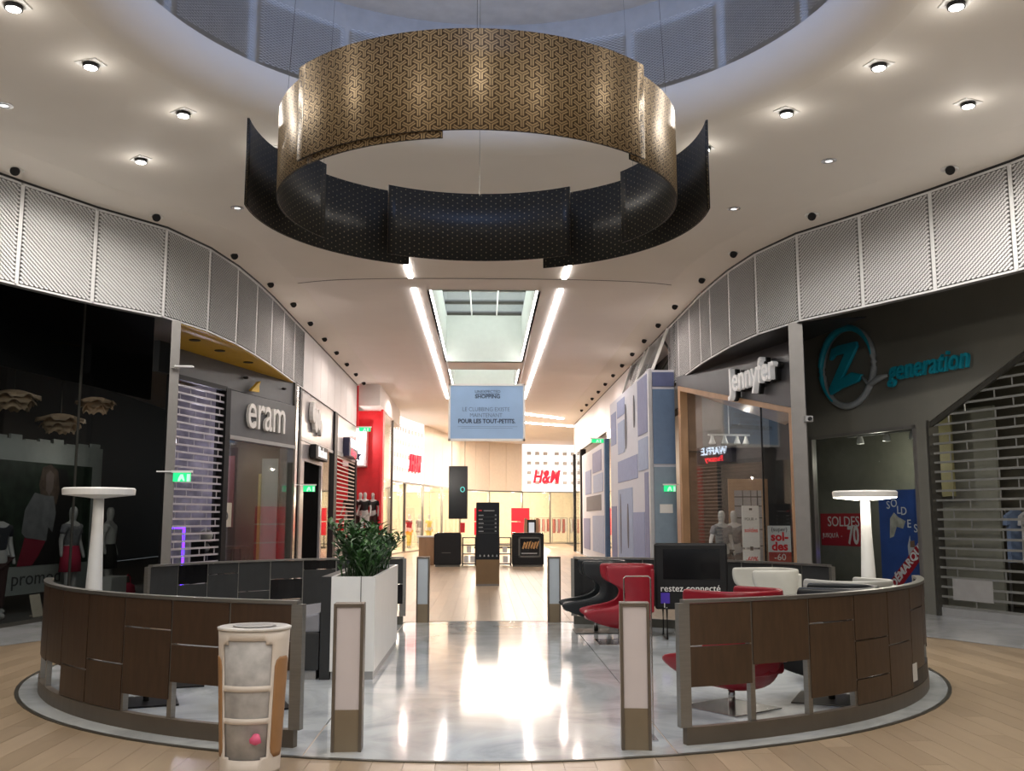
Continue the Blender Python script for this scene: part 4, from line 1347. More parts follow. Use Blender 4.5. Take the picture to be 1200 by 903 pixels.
# hanging banner
bn = thing('hanging_banner', 'pale blue hanging banner with dark lettering in a white frame', 'banner', (.05, 25.0, 0), 0)
bx('sheet', BLUEP, bn, -.94, .94, -.01, .01, 3.60, 4.98)
MB().box(-.98, .98, -.025, .025, 4.97, 5.02).box(-.98, .98, -.025, .025, 3.55, 3.61).box(-.98, -.93, -.025, .025, 3.55, 5.02).box(.93, .98, -.025, .025, 3.55, 5.02).build('frame', WHITE, bn)
for x in (-.85, .85):
    MB().tube([(x, 0, 5.0), (-1.27 if x < 0 else 1.12, 0, 6.305)], .005, 5).build('cable', WHITE, bn)
NAVY = mat('navy_print', (.03, .05, .10), .6)
NAVL = mat('pale_navy_print', (.10, .15, .26), .6)
text('lettering', 'UNEXPECTED', .105, NAVY, bn, (.02, -.014, 4.815), extrude=.001)
bx('rule', NAVY, bn, -.27, .31, -.013, -.011, 4.752, 4.764)
text('lettering', 'SHOPPING', .135, NAVY, bn, (.02, -.014, 4.69), extrude=.001, bold=.004)
text('lettering', 'LE CLUBBING EXISTE', .145, NAVL, bn, (-.02, -.014, 4.36), extrude=.001, sx=.9, bold=-.001)
text('lettering', 'MAINTENANT', .145, NAVL, bn, (-.02, -.014, 4.205), extrude=.001, sx=.9, bold=-.001)
text('lettering', 'POUR LES TOUT-PETITS.', .15, NAVY, bn, (0, -.014, 4.055), extrude=.001, sx=.9, bold=.005)
bx('rule', NAVL, bn, -.74, .78, -.013, -.011, 3.915, 3.921)
bx('rule', NAVL, bn, -.66, .66, -.013, -.011, 3.875, 3.881)

# directory totem
to = thing('directory_totem', 'black directory totem on a bronze base in the corridor middle', 'totem', (.08, 23.95, 0), 0)
bx('base', mat('totem_bronze', (.17, .10, .04), .45), to, -.28, .28, -.12, .12, .05, .62)
bx('foot', STEELP, to, -.28, .28, -.12, .12, 0, .05)
bx('panel', BLK, to, -.28, .28, -.12, .12, .62, 1.98, bevel=.005)
TXG = mat('totem_print', (.30, .30, .30), .6)
for k in range(5):
    z = 1.66 - .095 * k
    bx('text_line', TXG, to, -.22, -.10 - .02 * (k % 2), -.123, -.12, z, z + .022)
    bx('text_line', TXG, to, .17, .21, -.123, -.12, z, z + .026)
    bx('rule', GREY, to, -.22, .22, -.123, -.12, z - .03, z - .025)
bx('text_line', REDS, to, -.22, -.14, -.123, -.12, 1.77, 1.80)
bx('text_line', TXG, to, -.10, .16, -.123, -.12, 1.77, 1.79)
for k in range(5):
    MB().prism_xz([(-.2 + k * .1, .69), (-.16 + k * .1, .69), (-.17 + k * .1, .735), (-.19 + k * .1, .735)], -.123, -.12).build('icon', TXG, to)

# kiosk far down the corridor
def kx(px, Y=33.0):
    return (px - 568) / 1150 * Y
kl = thing('kiosk_counter', 'black kiosk counter with blank side in the corridor', 'kiosk', (-1.22, 33.6, 0), 0)
bx('body', BLKM, kl, -.46, .44, -.4, .4, .06, 1.08, bevel=.03)
bx('plinth', STEELD, kl, -.42, .40, -.36, .36, 0, .06)
bx('top', BLK, kl, -.40, .42, -.38, .42, 1.08, 1.12)
bx('vent', GREY, kl, -.2, .1, -.405, -.4, .45, .47)
kr = thing('kiosk_counter', 'black kiosk counter showing a framed picture of baked sticks', 'kiosk', (1.46, 33.6, 0), 0)
bx('body', BLKM, kr, -.53, .53, -.4, .4, .06, 1.08, bevel=.03)
bx('plinth', STEELD, kr, -.5, .5, -.36, .36, 0, .06)
bx('top', BLK, kr, -.5, .5, -.4, .4, 1.08, 1.12)
MB().box(-.32, .42, -.42, -.40, .30, .36).box(-.32, .42, -.42, -.40, .93, .98).box(-.32, -.27, -.42, -.40, .3, .98).box(.37, .42, -.42, -.40, .3, .98).build('frame', GREY, kr)
bx('picture', BLK, kr, -.27, .37, -.41, -.402, .36, .93)
FOOD = mat('baked_print', (.45, .24, .08), .5, var=.4, scale=12)
for k in range(6):
    x = -.2 + k * .09
    MB().prism_xz([(x, .6 + .03 * (k % 2)), (x + .05, .58), (x + .13, .78 + .04 * (k % 3)), (x + .07, .82)], -.42, -.411).build('printed_stick', FOOD, kr)
bx('text_line', TXG, kr, -.22, .3, -.414, -.411, .42, .46)
km = thing('kiosk_rack', 'low open black rack with white crates between the kiosk counters', 'rack', (.1, 34.0, 0), 0)
for z in (.05, .38, .68, .93):
    bx('shelf_board', BLKM, km, -.86, .82, -.2, .2, z, z + .03)
for x in (-.84, -.4, .0, .4, .80):
    bx('upright', BLKM, km, x - .02, x + .02, -.2, .2, 0, .96)
for k, (x, z) in enumerate(((-.72, .08), (-.5, .08), (-.25, .08), (.62, .08), (.2, .41), (-.62, .41), (.6, .41), (-.3, .41))):
    bx('crate', WHITEM, None, .1 + x - .08, .1 + x + .08, 33.82, 34.1, z + .035, z + .25, bevel=.01, label='white crate on the ' + ('bottom' if z < .2 else 'middle') + ' shelf of the kiosk rack, ' + ['first', 'second', 'third', 'fourth', 'third', 'first', 'fourth', 'second'][k] + ' from the blank counter', cat='crate', group='crates in the kiosk rack')
bx('kiosk_box', REDS, None, -.82, -.66, 33.5, 33.7, 1.12, 1.45, bevel=.01, label='small red box on the blank kiosk counter edge', cat='box').location = (0, 0, 0)
wc = thing('wooden_cabinet', 'low brown cabinet beside the blank kiosk counter', 'cabinet', (-1.98, 34.6, 0), 0)
bx('body', OAK, wc, -.28, .26, -.25, .25, 0, .95, bevel=.01)
bx('top', WHITE, wc, -.36, .28, -.28, .28, .95, 1.0)
bx('door', OAK, wc, -.1, .24, -.265, -.25, .06, .9)
mt = thing('menu_stand', 'oak menu stand with a white screen behind the pictured kiosk counter', 'menu stand', (1.72, 36.2, 0), 0)
MB().prism_xz([(-.32, 0), (-.16, 0), (-.16, 1.6), (-.26, 1.6)], -.1, .1).build('side', OAK, mt)
MB().prism_xz([(.16, 0), (.32, 0), (.26, 1.6), (.16, 1.6)], -.1, .1).build('side', OAK, mt)
bx('back', BLKM, mt, -.16, .16, -.05, .08, 0, 1.55)
bx('screen', mat('screen_white', (.6, .65, .7), .4, emit=(.8, .9, 1), es=.3), mt, -.1, .1, -.06, -.05, 1.05, 1.45)

# ================================================================== SEATING AREA
PA, PB_ = 4.55, 4.22
def partition(label, t_start, cols, step, mats, inner):
    """cols: list of cells per 7-degree column: (z_low, z_high, material index)"""
    t = thing('curved_partition', label, 'partition', (CEN[0], CEN[1], .006), 0, 'curved partitions round the seating area')
    n = len(cols)
    te = t_start + step * n
    MB().arc((0, 0), PA - .03, PB_ - .03, .06, t_start, te, 0, .12, n * 4).build('plinth', mats[3], t)
    MB().arc((0, 0), PA - .035, PB_ - .035, .07, t_start, te, .985, 1.01, n * 4).build('top_rail', STEEL, t)
    g = .12 if step > 0 else -.12
    for i in range(n + 1):
        tt = t_start + step * i
        wd = .55 if i in (0, n) else .28
        MB().arc((0, 0), PA - (.002 if inner else .028), PB_ - (.002 if inner else .028), (.024 if inner else .045) if i not in (0, n) else .056, tt - wd, tt + wd, .12, .985, 2).build('post', STEEL, t)
    for i, cells in enumerate(cols):
        a0, a1 = t_start + step * i, t_start + step * (i + 1)
        for (z0, z1, mi) in cells:
            MB().arc((0, 0), PA - .008, PB_ - .008, .034, a0 + g, a1 - g, z0 + .006, z1 - .006, 4).build('panel', mats[mi], t)
            if not inner:
                pass
    return t

TOPZ = .985
lc = [[(.52, .73, 0), (.73, TOPZ, 0)], [(.38, .66, 0), (.66, TOPZ, 0)], [(.25, .76, 0), (.76, TOPZ, 0)], [(.12, .47, 0), (.47, TOPZ, 0)], [(.12, .38, 0), (.38, TOPZ, 0)], [(.35, TOPZ, 0)], [(.33, TOPZ, 0)], [(.33, .7, 0), (.7, TOPZ, 0)]]
partition('curved brown partition behind the white litter bin', -107.6, lc, -7.02, (BROWN, BROWN, BLK, BRONZE), False)
rc = [[(.39, .68, 0), (.68, TOPZ, 0)], [(.52, TOPZ, 0)], [(.23, .79, 0), (.79, TOPZ, 0)], [(.12, .32, 0), (.32, .62, 0), (.62, TOPZ, 0)], [(.12, .54, 0), (.54, TOPZ, 0)], [(.26, .79, 0), (.79, TOPZ, 0)], [(.42, TOPZ, 0)], [(.35, TOPZ, 0)]]
pr_ = partition('curved brown partition in front of the glowing lamp', -72.3, rc, 7.3, (BROWN2, BROWN, BLK, BRONZE), False)
MB().arc((0, 0), PA + .03, PB_ + .03, .004, -36.2, -34.4, .18, .33, 2).build('sticker', WHITEM, pr_)
MB().arc((0, 0), PA - .006, PB_ - .006, .03, -36, -22, .12, .26, 5).build('kick_panel', CHAR, pr_)
bl = [[(.3, TOPZ, 0)], [(.3, .73, 0), (.73, TOPZ, 1)], [(.3, .84, 0), (.84, TOPZ, 0)], [(.3, .58, 0), (.58, TOPZ, 0)], [(.3, .44, 0), (.44, .73, 1), (.73, TOPZ, 0)], [(.33, .85, 0), (.85, TOPZ, 1)], [(.33, TOPZ, 0)], [(.3, .6, 1), (.6, TOPZ, 0)]]
partition('curved charcoal partition behind the leafy planter', 159.6, bl, -6.65, (CHAR, BLK, BLK, STEELD), True)
br = [[(.3, TOPZ, 1)], [(.3, .8, 0), (.8, TOPZ, 0)], [(.3, TOPZ, 0)], [(.3, TOPZ, 0)], [(.3, TOPZ, 0)], [(.3, .6, 0), (.6, TOPZ, 0)], [(.3, TOPZ, 0)], [(.3, TOPZ, 0)]]
partition('curved charcoal partition behind the black screen', 73.1, br, -6.9, (CHAR, BLK, BLK, STEELD), True)

# light posts
PGL = mat('frosted_panel', (.60, .55, .56), .35, var=.015)
PGB = mat('frosted_panel_cool', (.42, .47, .52), .35, var=.015)
def bollard(x, y, wd, label, pm, rz=0.0):
    t = thing('light_bollard', label, 'bollard', (x, y, .006), rz, 'light bollards at the aisle ends')
    h = wd / 2
    MB().box(-h, -h + .022, -.08, .08, 0, 1.0).box(h - .022, h, -.08, .08, 0, 1.0).box(-h + .022, h - .022, -.08, .08, .975, 1.0).build('frame', BRONZE, t, bevel=.003)
    bx('lit_panel', pm, t, -h + .022, h - .022, -.065, .065, .28, .975)
    bx('base_panel', mat('base_bronze', (.20, .155, .10), .45), t, -h + .022, h - .022, -.07, .07, 0, .28)
    return t
bollard(-.95, 7.13, .21, 'bollard with pinkish white panel beside the litter bin partition', PGL, .03)
bollard(1.07, 7.13, .21, 'bollard with pinkish white panel before the red wing chair', PGL, -.10)
bollard(-.95, 15.58, .20, 'bollard with pale blue panel behind the white planter', PGB)
bollard(1.09, 15.58, .20, 'bollard with pale blue panel beside the black wing chair', PGB)

# litter bin
tb_ = thing('litter_bin', 'white tapered litter bin with three windows and tan sides', 'bin', (-1.5, 6.62, 0), 0)
zr = [0, .02, .09, .105, .31, .345, .51, .545, .80, .825, .885]
na = 60
def bin_pt(t, z, off=0):
    k = z / .89
    ra = .188 + .042 * k + off
    rb_ = .16 + .03 * k + off
    return (ra * math.cos(t), rb_ * math.sin(t), z)
b = MB()
vs = [bin_pt(2 * PI * i / na, z) for z in zr for i in range(na)]
fs = []
for j in range(len(zr) - 1):
    zm = (zr[j] + zr[j + 1]) / 2
    for i in range(na):
        tm = math.degrees(2 * PI * (i + .5) / na)
        dev = abs((tm - 266 + 180) % 360 - 180)
        hole = (.105 < zm < .31 or .345 < zm < .51 or .545 < zm < .80) and dev < 43
        if .09 < zm < .105 and dev < 34 or .80 < zm < .825 and dev < 34:
            hole = True
        if not hole:
            fs.append((j * na + i, j * na + (i + 1) % na, (j + 1) * na + (i + 1) % na, (j + 1) * na + i))
o = b.add(vs, fs).build('shell', mat('bin_white', (.66, .60, .54), .35, var=.02), tb_, smooth=True)
md = o.modifiers.new('solid', 'SOLIDIFY')
md.thickness = .012
md.offset = -1
MB().lathe([(.17, .03), (.195, .5), (.212, .85)], 40, sy=.86).build('bag', mat('bin_bag', (.40, .39, .385), .5, var=.25, scale=9), tb_, smooth=True)
MB().lathe([(.20, .885), (.236, .885), (.238, .90), (.22, .906), (.15, .90), (.02, .89)], 40, sy=.85).build('rim', mat('bin_rim', (.62, .60, .57), .3), tb_, smooth=True)
MB().lathe([(.14, .905), (.13, .909), (.01, .909)], 30, sy=.85).build('lid_inset', mat('bin_inset', (.33, .32, .31), .4), tb_, smooth=True)
TAN = mat('tan_side', (.33, .175, .075), .45, var=.08)
for cdeg in (198, 338):
    s = MB()
    ns = 6
    zz = [.10, .13, .16, .66, .70, .72]
    ww = [.5, .9, 1, 1, .85, .5]
    vs = [bin_pt(math.radians(cdeg + (i / ns - .5) * 40 * q), z, .004) for z, q in zip(zz, ww) for i in range(ns + 1)]
    fs = [(j * 7 + i, j * 7 + i + 1, j * 7 + i + 8, j * 7 + i + 7) for j in range(5) for i in range(ns)]
    o = s.add(vs, fs).build('tan_strip', TAN, tb_, smooth=True)
    md = o.modifiers.new('solid', 'SOLIDIFY')
    md.thickness = .004
pk = MB().lathe([(.005, 0), (.03, .015), (.035, .04), (.02, .065), (.005, .07)], 10)
pk.v = [(x * (1 + .25 * math.sin(7 * y * 100 + z * 90)), y, z) for x, y, z in pk.v]
pk.build('crumpled_wrapper', mat('pink_paper', (.75, .12, .25), .5), None, smooth=True, loc=(-1.43, 6.44, .19), label='crumpled pink wrapper showing in the lowest bin window', cat='litter')

# planter and plant
pt = thing('planter', 'long white planter box on a grey plinth beside the aisle', 'planter', (-1.33, 11.43, .006), 0)
bx('plinth', GREYL, pt, -.20, .22, -1.30, 1.30, 0, .08)
MB().box(-.21, .23, -1.31, 1.31, .08, .94).box(-.21, -.18, -1.31, 1.31, .94, 1.01).box(.20, .23, -1.31, 1.31, .94, 1.01).box(-.18, .20, -1.31, -1.28, .94, 1.01).box(-.18, .20, 1.28, 1.31, .94, 1.01).build('box', WHITE, pt)
bx('joint', STEELD, pt, .085, .092, -1.314, -1.31, .08, 1.01)
bx('soil', mat('soil', (.03, .022, .015), .9, bump=.5, scale=30), pt, -.18, .20, -1.28, 1.28, .94, .97)
bx('end_panel', CHAR, pt, -.31, -.21, -1.31, 1.31, 0, 1.01)
LEAF = mat('leaf_green', (.035, .10, .022), .4, var=.5, scale=3)
LEAF2 = mat('leaf_dark', (.016, .05, .012), .4, var=.5, scale=3)
pln = thing('leafy_plant', 'dense dark green leafy plant growing in the white planter', 'plant', (-1.33, 11.43, .96), 0)
stm, lv, lv2 = MB(), MB(), MB()
rnd = random.Random(3)
for k in range(110):
    y0 = rnd.uniform(-1.15, 1.2)
    x0 = rnd.uniform(-.13, .14)
    ht = rnd.uniform(.28, .58) * (1.0 if abs(y0) < .95 else .85)
    an = rnd.uniform(0, 2 * PI)
    ln = rnd.uniform(.08, .40)
    tip = Vector((x0 + math.cos(an) * ln, y0 + math.sin(an) * ln, ht))
    base = Vector((x0, y0, 0))
    mid_ = base.lerp(tip, .5) + Vector((0, 0, .05))
    path = [base, base.lerp(mid_, .6), mid_, tip]
    stm.tube(path, [.009, .008, .006, .003], 5)
    nl = 11
    for i in range(nl):
        q = .25 + .75 * i / (nl - 1)
        p = base.lerp(mid_, q * 2) if q < .5 else mid_.lerp(tip, q * 2 - 1)
        dirv = Vector((math.cos(an + i * 2.4), math.sin(an + i * 2.4), .55 + .5 * rnd.random())).normalized()
        L_ = rnd.uniform(.10, .165)
        sd = dirv.cross(Vector((0, 0, 1))).normalized() * L_ * .19
        up_ = Vector((0, 0, .012))
        tgt = lv if rnd.random() < .55 else lv2
        a_, m1, e_ = p, p + dirv * L_ * .45, p + dirv * L_ - Vector((0, 0, .02))
        tgt.add([a_, m1 + sd + up_, e_, m1 - sd + up_, m1], [(0, 1, 4), (1, 2, 4), (2, 3, 4), (3, 0, 4)])
stm.build('stems', LEAF2, pln, kind='stuff')
lv.build('leaves', LEAF, pln, kind='stuff')
lv2.build('dark_leaves', LEAF2, pln, kind='stuff')

# bench beside the planter
be = thing('padded_bench', 'grey padded bench end beside the white planter', 'bench', (-1.98, 11.0, .006), 0)
bx('plinth', GREYL, be, -.35, .30, -.85, 1.4, 0, .09)
bx('body', CHAR, be, -.36, .33, -.88, 1.42, .09, .46, bevel=.01)
MB().prism_xz([(-.36, .46), (.33, .46), (.33, .66), (-.05, .56), (-.36, .52)], -.88, 1.42).build('seat_pad', mat('grey_fabric', (.21, .21, .23), .8), be, bevel=.02)

# tall mushroom lamps
def floor_lamp(x, y, lit, label):
    t = thing('floor_lamp', label, 'lamp', (x, y, .006), 0)
    MB().lathe([(.17, 0), (.17, .015), (.115, .03), (.105, .25), (.055, 1.5), (.05, 1.79)], 24).build('stem', WHITE, t, smooth=True)
    MB().lathe([(.05, 1.79), (.12, 1.80), (.34, 1.825), (.345, 1.88), (.33, 1.895), (.01, 1.905)], 48).build('shade', WHITE, t)
    if lit:
        MB().lathe([(.06, 1.795), (.12, 1.793), (.335, 1.818)], 48, cap=False).build('diffuser', emis('lamp_diffuser', (1, .93, .80), 9), t)
        lamp('lamp_light', 'POINT', (x, y, 1.70), 4.0, (1, .92, .78), size=.08)
    return t
floor_lamp(-3.86, 10.0, False, 'unlit white mushroom floor lamp before the black glass shop')
floor_lamp(4.22, 10.85, True, 'glowing white mushroom floor lamp before the taupe shop')

# wing chairs
def chair_mesh():
    rows = [(.17, .02, .10, .06), (.19, .20, .22, .16), (.24, .42, .29, .22), (.31, .58, .33, .26), (.38, .66, .355, .28), (.42, .62, .36, .29), (.45, .48, .362, .29), (.49, .22, .365, .295), (.56, .12, .367, .30), (.64, .10, .37, .30), (.70, .13, .375, .305), (.76, .27, .38, .31), (.80, .34, .38, .31), (.92, .36, .38, .315), (.97, .355, .378, .315), (1.0, .34, .375, .315)]
    ns = 24
    b = MB()
    vs = []
    for z, L_, w_, dp in rows:
        for i in range(ns + 1):
            s = i / ns
            if s < .28:
                q = s / .28
                vs.append((L_ * (1 - q), w_ * (1 - .08 * (1 - q)), z))
            elif s > .72:
                q = (s - .72) / .28
                vs.append((L_ * q, -w_ * (1 - .08 * q), z))
            else:
                t = PI * (s - .28) / .44
                vs.append((-dp * math.sin(t) ** .75, w_ * math.cos(t), z))
    m = ns + 1
    fs = [(j * m + i, j * m + i + 1, (j + 1) * m + i + 1, (j + 1) * m + i) for j in range(len(rows) - 1) for i in range(ns)]
    fs.append(tuple(range(ns, -1, -1)))
    return b.add(vs, fs)

def wing_chair(x, y, rz, m, label):
    t = thing('wing_chair', label, 'armchair', (x, y, .006), rz, 'wing chairs in the seating area')
    o = chair_mesh().build('shell', m, t, smooth=True)
    md = o.modifiers.new('solid', 'SOLIDIFY')
    md.thickness = .04
    md.offset = -1
    smooth_mod(o, 1)
    s = MB().prism_xy([(-.22, -.28), (.5, -.31), (.58, -.2), (.60, 0), (.58, .2), (.5, .31), (-.22, .28), (-.27, 0)], .30, .40).build('seat_cushion', m, t, bevel=.03, seg=3)
    MB().prism_xz([(-.27, .40), (-.20, .40), (-.22, .95), (-.28, .95)], -.28, .28).build('back_cushion', m, t, bevel=.02)
    bx('base_plate', CHROME if m is not BLKL else STEELD, t, -.16, .44, -.30, .30, 0, .012, bevel=.004)
    MB().lathe([(.03, .012), (.03, .2)], 16, (.13, 0, 0)).build('column', CHROME, t, smooth=True)
    return t
wing_chair(1.90, 13.0, PI, REDL, 'red leather wing chair seen from the side near the aisle')
wing_chair(1.72, 14.25, PI, BLKL, 'black leather wing chair behind the red one near the aisle')
wing_chair(2.18, 8.45, 2.2, REDL, 'red leather wing chair half hidden by the brown partition')
wing_chair(3.42, 11.85, PI + .1, WHTL, 'white leather wing chair beside the black screen')
wing_chair(3.65, 9.75, 2.0, WHTL, 'white leather wing chair close to the glowing lamp')
wing_chair(3.2, 8.85, 2.7, BLKL, 'black leather wing chair peeking over the brown partition')

# low tables whose feet show under the brown partition
for k, (x, y) in enumerate(((-2.95, 8.95), (-3.0, 9.9), (-1.95, 8.75))):
    t = thing('low_table', 'low black table on a square foot behind the bin partition, ' + ['front one', 'back one', 'one nearest the aisle'][k], 'table', (x, y, .006), .35, 'low black tables')
    bx('foot_plate', BLKM, t, -.26, .26, -.26, .26, 0, .015)
    MB().lathe([(.025, .015), (.025, .42)], 12).build('column', CHROME, t, smooth=True)
    MB().lathe([(.27, .42), (.28, .43), (.28, .45), (.27, .46)], 28).build('table_top', BLKM, t)
# side table and wire stand
t = thing('side_table', 'small cream-topped side table by the black screen', 'table', (2.12, 13.75, .006), 0)
bx('table_top', CREAM, t, -.14, .12, -.15, .15, .34, .42)
MB().box(-.13, -.10, -.14, .14, 0, .34).box(.08, .11, -.14, .14, 0, .34).build('leg_frame', BLKM, t)
ws = thing('wire_stand', 'thin wire loop stand behind the pinkish bollard', 'stand', (1.14, 7.42, .006), 0)
MB().tube([(-.10, 0, .01), (-.10, 0, 1.15), (-.085, 0, 1.165), (.085, 0, 1.165), (.10, 0, 1.15), (.10, 0, .01)], .006, 6).build('wire_loop', CHROME, ws)
bx('foot', CHROME, ws, -.12, .12, -.1, .1, 0, .01)

# black screen kiosk
tv = thing('screen_kiosk', 'black screen kiosk on sled legs with white lettering', 'screen', (2.80, 13.45, .006), -.06)
MB().box(-.49, .49, -.06, .06, .38, 1.26).build('casing', BLKM, tv, bevel=.03)
bx('display', BLK, tv, -.38, .38, -.068, -.06, .78, 1.18)
text('lettering', 'restez connecté', .125, WTXT, tv, (-.02, -.064, .655), extrude=.002)
bx('icon', emis('violet_icon', (.05, .02, .3), .2), tv, -.42, -.30, -.066, -.06, .46, .60)
text('lettering', 'L', .1, WTXT, tv, (-.36, -.07, .43), extrude=.002)
for x in (-.36, .36):
    MB().tube([(x, -.22, .012), (x, -.22, .40), (x, .22, .40), (x, .22, .012)], .014, 6, True).build('sled_leg', BLKM, tv)

# ================================================================== CEILING FITTINGS
# golden ring pendant
RC = (-.07, 9.0)
RZ = 4.51
rg = thing('ring_pendant', 'huge hanging ring of overlapping curved plates, gold lattice outside and dotted black inside', 'pendant', (RC[0], RC[1], RZ), 0)
def plate(R_, t0, t1, z0, z1):
    n = max(8, int(abs(t1 - t0) / 3))
    for nm, r_, m, th in (('plate', R_, GOLD, .014), ('lining', R_ - .006, DOTS, .004)):
        vs, uv = [], []
        for i in range(n + 1):
            t = math.radians(t0 + (t1 - t0) * i / n)
            for z in (z0, z1):
                vs.append((r_ * math.cos(t), r_ * math.sin(t), z))
                uv.append((R_ * t, z))
        fs = [(2 * i, 2 * i + 2, 2 * i + 3, 2 * i + 1) for i in range(n)]
        me = bpy.data.meshes.new(nm)
        me.from_pydata(vs, [], fs)
        l = me.uv_layers.new(name='UVMap')
        for lp in me.loops:
            l.data[lp.index].uv = uv[lp.vertex_index]
        me.materials.append(m)
        if nm == 'plate':
            me.materials.append(BLKM)
        me.polygons.foreach_set('use_smooth', [True] * len(me.polygons))
        o = bpy.data.objects.new(nm, me)
        put(o, rg if nm == 'plate' else last)
        md = o.modifiers.new('solid', 'SOLIDIFY')
        md.thickness = th
        md.offset = -1 if nm == 'plate' else 0
        md.use_even_offset = True
        if nm == 'plate':
            md.thickness = .012
            md.offset = 1
            md.material_offset_rim = 1
        last = o
HH = .81
plate(1.90, 219, 316, .0, HH)          # large near plate
plate(1.85, 150, 222, -.03, HH - .05)  # side of the near ring
plate(1.85, 312, 395, -.02, HH - .05)
plate(1.86, 222, 262, -.045, .3)       # plate tucked behind the near one
plate(1.92, 58, 122, .0, HH - .02)     # inner far plate
plate(2.16, 112, 184, -.03, HH)        # outer wings
plate(2.16, -6, 70, -.05, HH)
for a in (30, 90, 150, 210, 270, 330):
    x, y = 1.88 * math.cos(math.radians(a)), 1.88 * math.sin(math.radians(a))
    MB().tube([(x, y, .75), (x * .93, y * .93, 7.9 - RZ)], .002, 4).build('cable', STEELD, rg)

# recessed downlights
def downlight(x, y, lit, k, lab, power=1.0):
    t = thing('downlight', lab, 'downlight', (x, y, CZ), math.atan2(y - OC[1], x - OC[0]), 'recessed downlights')
    if lit:
        MB().box(-.13, .13, -.09, .09, -.012, .0).build('frame', WHITE, t)
        MB().lathe([(.065, -.05), (.062, -.055), (.01, -.06)], 16, (.0, .0, 0)).build('lens', SPOTGL, t)
        MB().lathe([(.08, 0), (.08, -.05), (.065, -.05)], 16).build('lamp_head', BLKM, t)
        lamp('downlight_beam', 'SPOT', (x, y, CZ - .12), 115 * power, (1, .94, .86), size=.06, spot=3.05, blend=.25)
        lamp('downlight_spill', 'POINT', (x, y, CZ - .2), 2.2, (1, .94, .86), size=.05)
    else:
        MB().lathe([(.10, 0), (.10, -.008), (.075, -.01), (.05, .0)], 20).build('frame', CHROME, t)
        MB().lathe([(.05, -.012), (.01, -.014)], 12).build('lens', mat('dim_lens_%d' % k, (.7, .7, .7), .2, emit=(1, 1, 1), es=1.0), t)
lit_pos = [(-4.36, 8.63, 'bright downlight at the corner of the photo above the black glass shop'), (-4.12, 9.81, 'bright downlight second from the photo corner on the black glass shop side'), (-3.53, 11.03, 'bright downlight with a dark clip near the golden ring'),
           (-4.55, 12.57, 'bright downlight above the band over the petal lamps'), (-2.74, 12.16, 'bright downlight touching the golden ring outline on the petal lamp side'),
           (4.1, 9.6, 'bright downlight second in the row over the taupe shop'), (3.5, 10.81, 'bright downlight in mid row between ring and taupe shop'), (5.5, 10.52, 'bright downlight nearest the band over the taupe shop'),
           (4.32, 8.36, 'bright downlight at the upper photo edge over the taupe shop'), (2.79, 11.94, 'bright downlight beside the black wing plate on the taupe shop side')]
for k, (x, y, lab) in enumerate(lit_pos):
    downlight(x, y, True, k, lab)
for k, (x, y, lab) in enumerate([(-3.79, 14.6, 'small dim chrome downlight over the yellow soffit side'), (4.55, 12.38, 'small dim chrome downlight between two bright ones over the taupe shop'), (3.8, 14.43, 'small dim chrome downlight over the oak-framed shop'), (-5.53, 10.89, 'small dim chrome downlight at the photo edge over the black glass shop')]):
    downlight(x, y, False, k, lab)
# more of the same fittings nearer than the view
for x, y in ((-4.3, 6.0), (4.3, 6.0), (0, 4.0), (-5.6, 8.0), (5.6, 8.0)):
    lamp('downlight_beam', 'SPOT', (x, y, CZ - .12), 125, (1, .94, .86), size=.06, spot=3.05, blend=.25)

# cove spotlights
def cove_spot(x, y, side, s=1.0):
    t = thing('cove_spotlight', 'black-eyed white spotlight in the cove above the ' + ('yellow soffit side band' if side < 0 else 'oak portal side band'), 'spotlight', (x, y, CZ - .045), 0, 'cove spotlights ' + ('above the dark shops' if side < 0 else 'above the oak portal'))
    MB().lathe([(.115 * s, .05), (.115 * s, .0), (.085 * s, -.01), (.08 * s, .03)], 20, cap=False).build('ring', WHITE, t, smooth=True)
    d = Vector((-side * .35, -.75, -.5)).normalized()
    MB().tube([(0, 0, .02), Vector((0, 0, .02)) + d * .13 * s], .062 * s, 14).build('barrel', BLKM, t)
for x, y in ((-6.36, 12.94), (-5.14, 14.96), (-4.50, 17.2), (-4.32, 19.35)):
    cove_spot(x, y, -1)
for x, y in ((6.26, 12.56), (5.08, 14.63), (4.42, 16.84), (4.28, 18.76)):
    cove_spot(x, y, 1)
y = 21.2
while y < 44:
    if y < 34.5:
        cove_spot(-4.22, y, -1)
    cove_spot(4.22, y, 1)
    y += 2.1

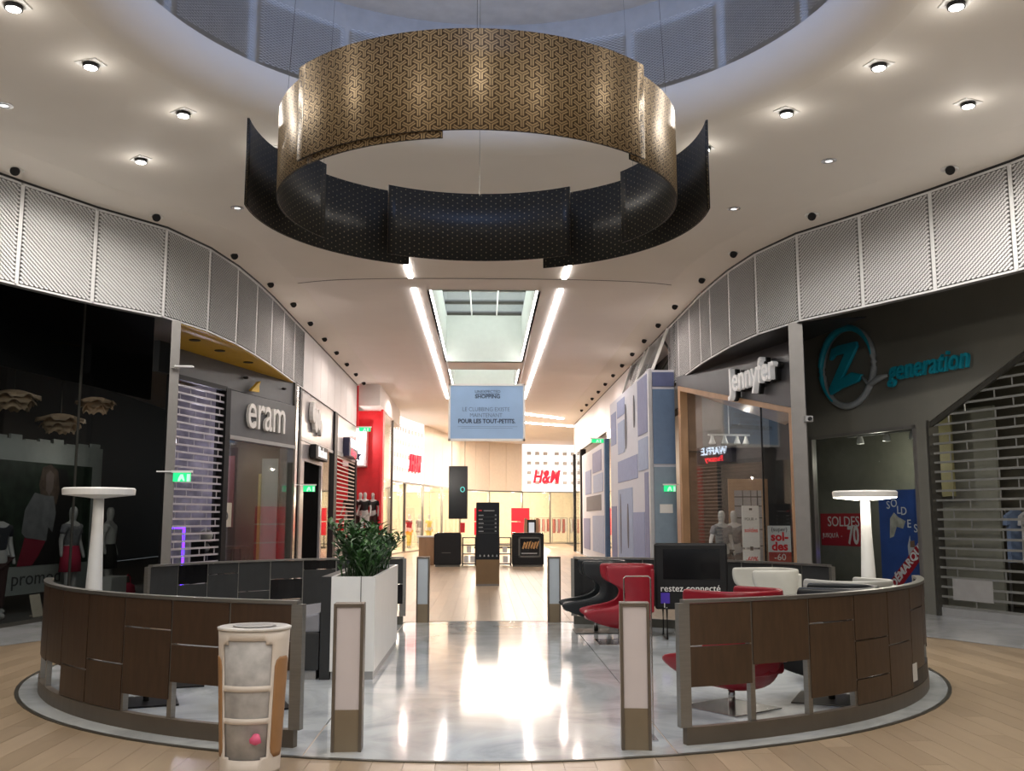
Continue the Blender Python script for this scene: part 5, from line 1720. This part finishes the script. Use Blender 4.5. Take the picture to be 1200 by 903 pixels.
# exit signs
def exit_sign(x, y, z, rz, label, sx=.8):
    t = thing('exit_sign', label, 'exit sign', (x, y, z), rz, 'green exit signs')
    bx('housing', WHITE, t, -.20 * sx, .20 * sx, -.025, .025, .09, .125)
    bx('lit_panel', GREEN, t, -.17 * sx, .17 * sx, -.012, .012, -.05, .09)
    b = MB().prism_xz([(-.06, -.045), (-.03, -.045), (0, 0), (.03, -.045), (.05, -.03), (.03, .03), (.02, .065), (-.02, .065), (-.05, .01)], -.016, .016)
    b.box(.08, .13, -.016, .016, -.05, .07)
    b.build('pictogram', emis('exit_white', (.5, .9, .7), .6) if 'exit_white' not in bpy.data.materials else bpy.data.materials['exit_white'], t)
    bx('arm', WHITE, t, (-.5 if x < 0 else .2) * sx, (-.2 if x < 0 else .5) * sx, -.01, .01, .10, .12)
exit_sign(-4.76, 15.63, 2.22, 0, 'green exit sign on the fin beside the lavender shutter')
exit_sign(-4.12, 23.3, 2.27, 0, 'green exit sign by the steel column of the slate shop')
exit_sign(4.26, 22.58, 2.26, 0, 'green exit sign on the end of the pale hoarding')
exit_sign(4.12, 35.7, 4.38, 0, 'green exit sign high above the far printed wall', 1.3)
exit_sign(-4.2, 34.4, 4.66, 0, 'green exit sign high before the red wall', 1.2)
# small arm device on the fin, and camera on the other fin
wd_ = thing('wall_sensor', 'flat white sensor arm on the grey fin above the lavender shutter', 'sensor', (-4.90, 15.56, 3.98), 0)
bx('plate', WHITE, wd_, -.02, .26, -.05, .05, 0, .02)
bx('bracket', STEEL, wd_, -.08, -.02, -.02, .02, -.02, .04)
cm = thing('security_camera', 'small grey camera box on the grey fin by the oak portal', 'camera', (5.17, 15.52, 3.16), 0)
bx('housing', GREYL, cm, -.06, .06, -.1, .02, -.04, .06, bevel=.01)
MB().lathe([(.03, 0), (.03, .04)], 12).build('lens', BLKM, cm, loc=(0, -.1, .01))
cm.children[-1].rotation_euler = (PI / 2, 0, 0)

# print and lettering belong to the board that carries them
for o in list(bpy.data.objects):
    if o.type == 'EMPTY' and o.parent is None:
        ch = list(o.children)
        host = next((c for nm in ('board', 'card', 'sheet', 'sign_box', 'picture', 'casing') for c in ch if c.name.split('.')[0] == nm), None)
        if host is None and o.name.startswith('directory'):
            host = next(c for c in ch if c.name.split('.')[0] == 'panel')
        if host:
            for c in ch:
                if c.name.split('.')[0] in ('lettering', 'text_line', 'rule', 'icon', 'printed_stick', 'print', 'sash', 'red_block', 'lit_face', 'star', 'display', 'clip', 'torn_edge') and c is not host:
                    c.parent = host
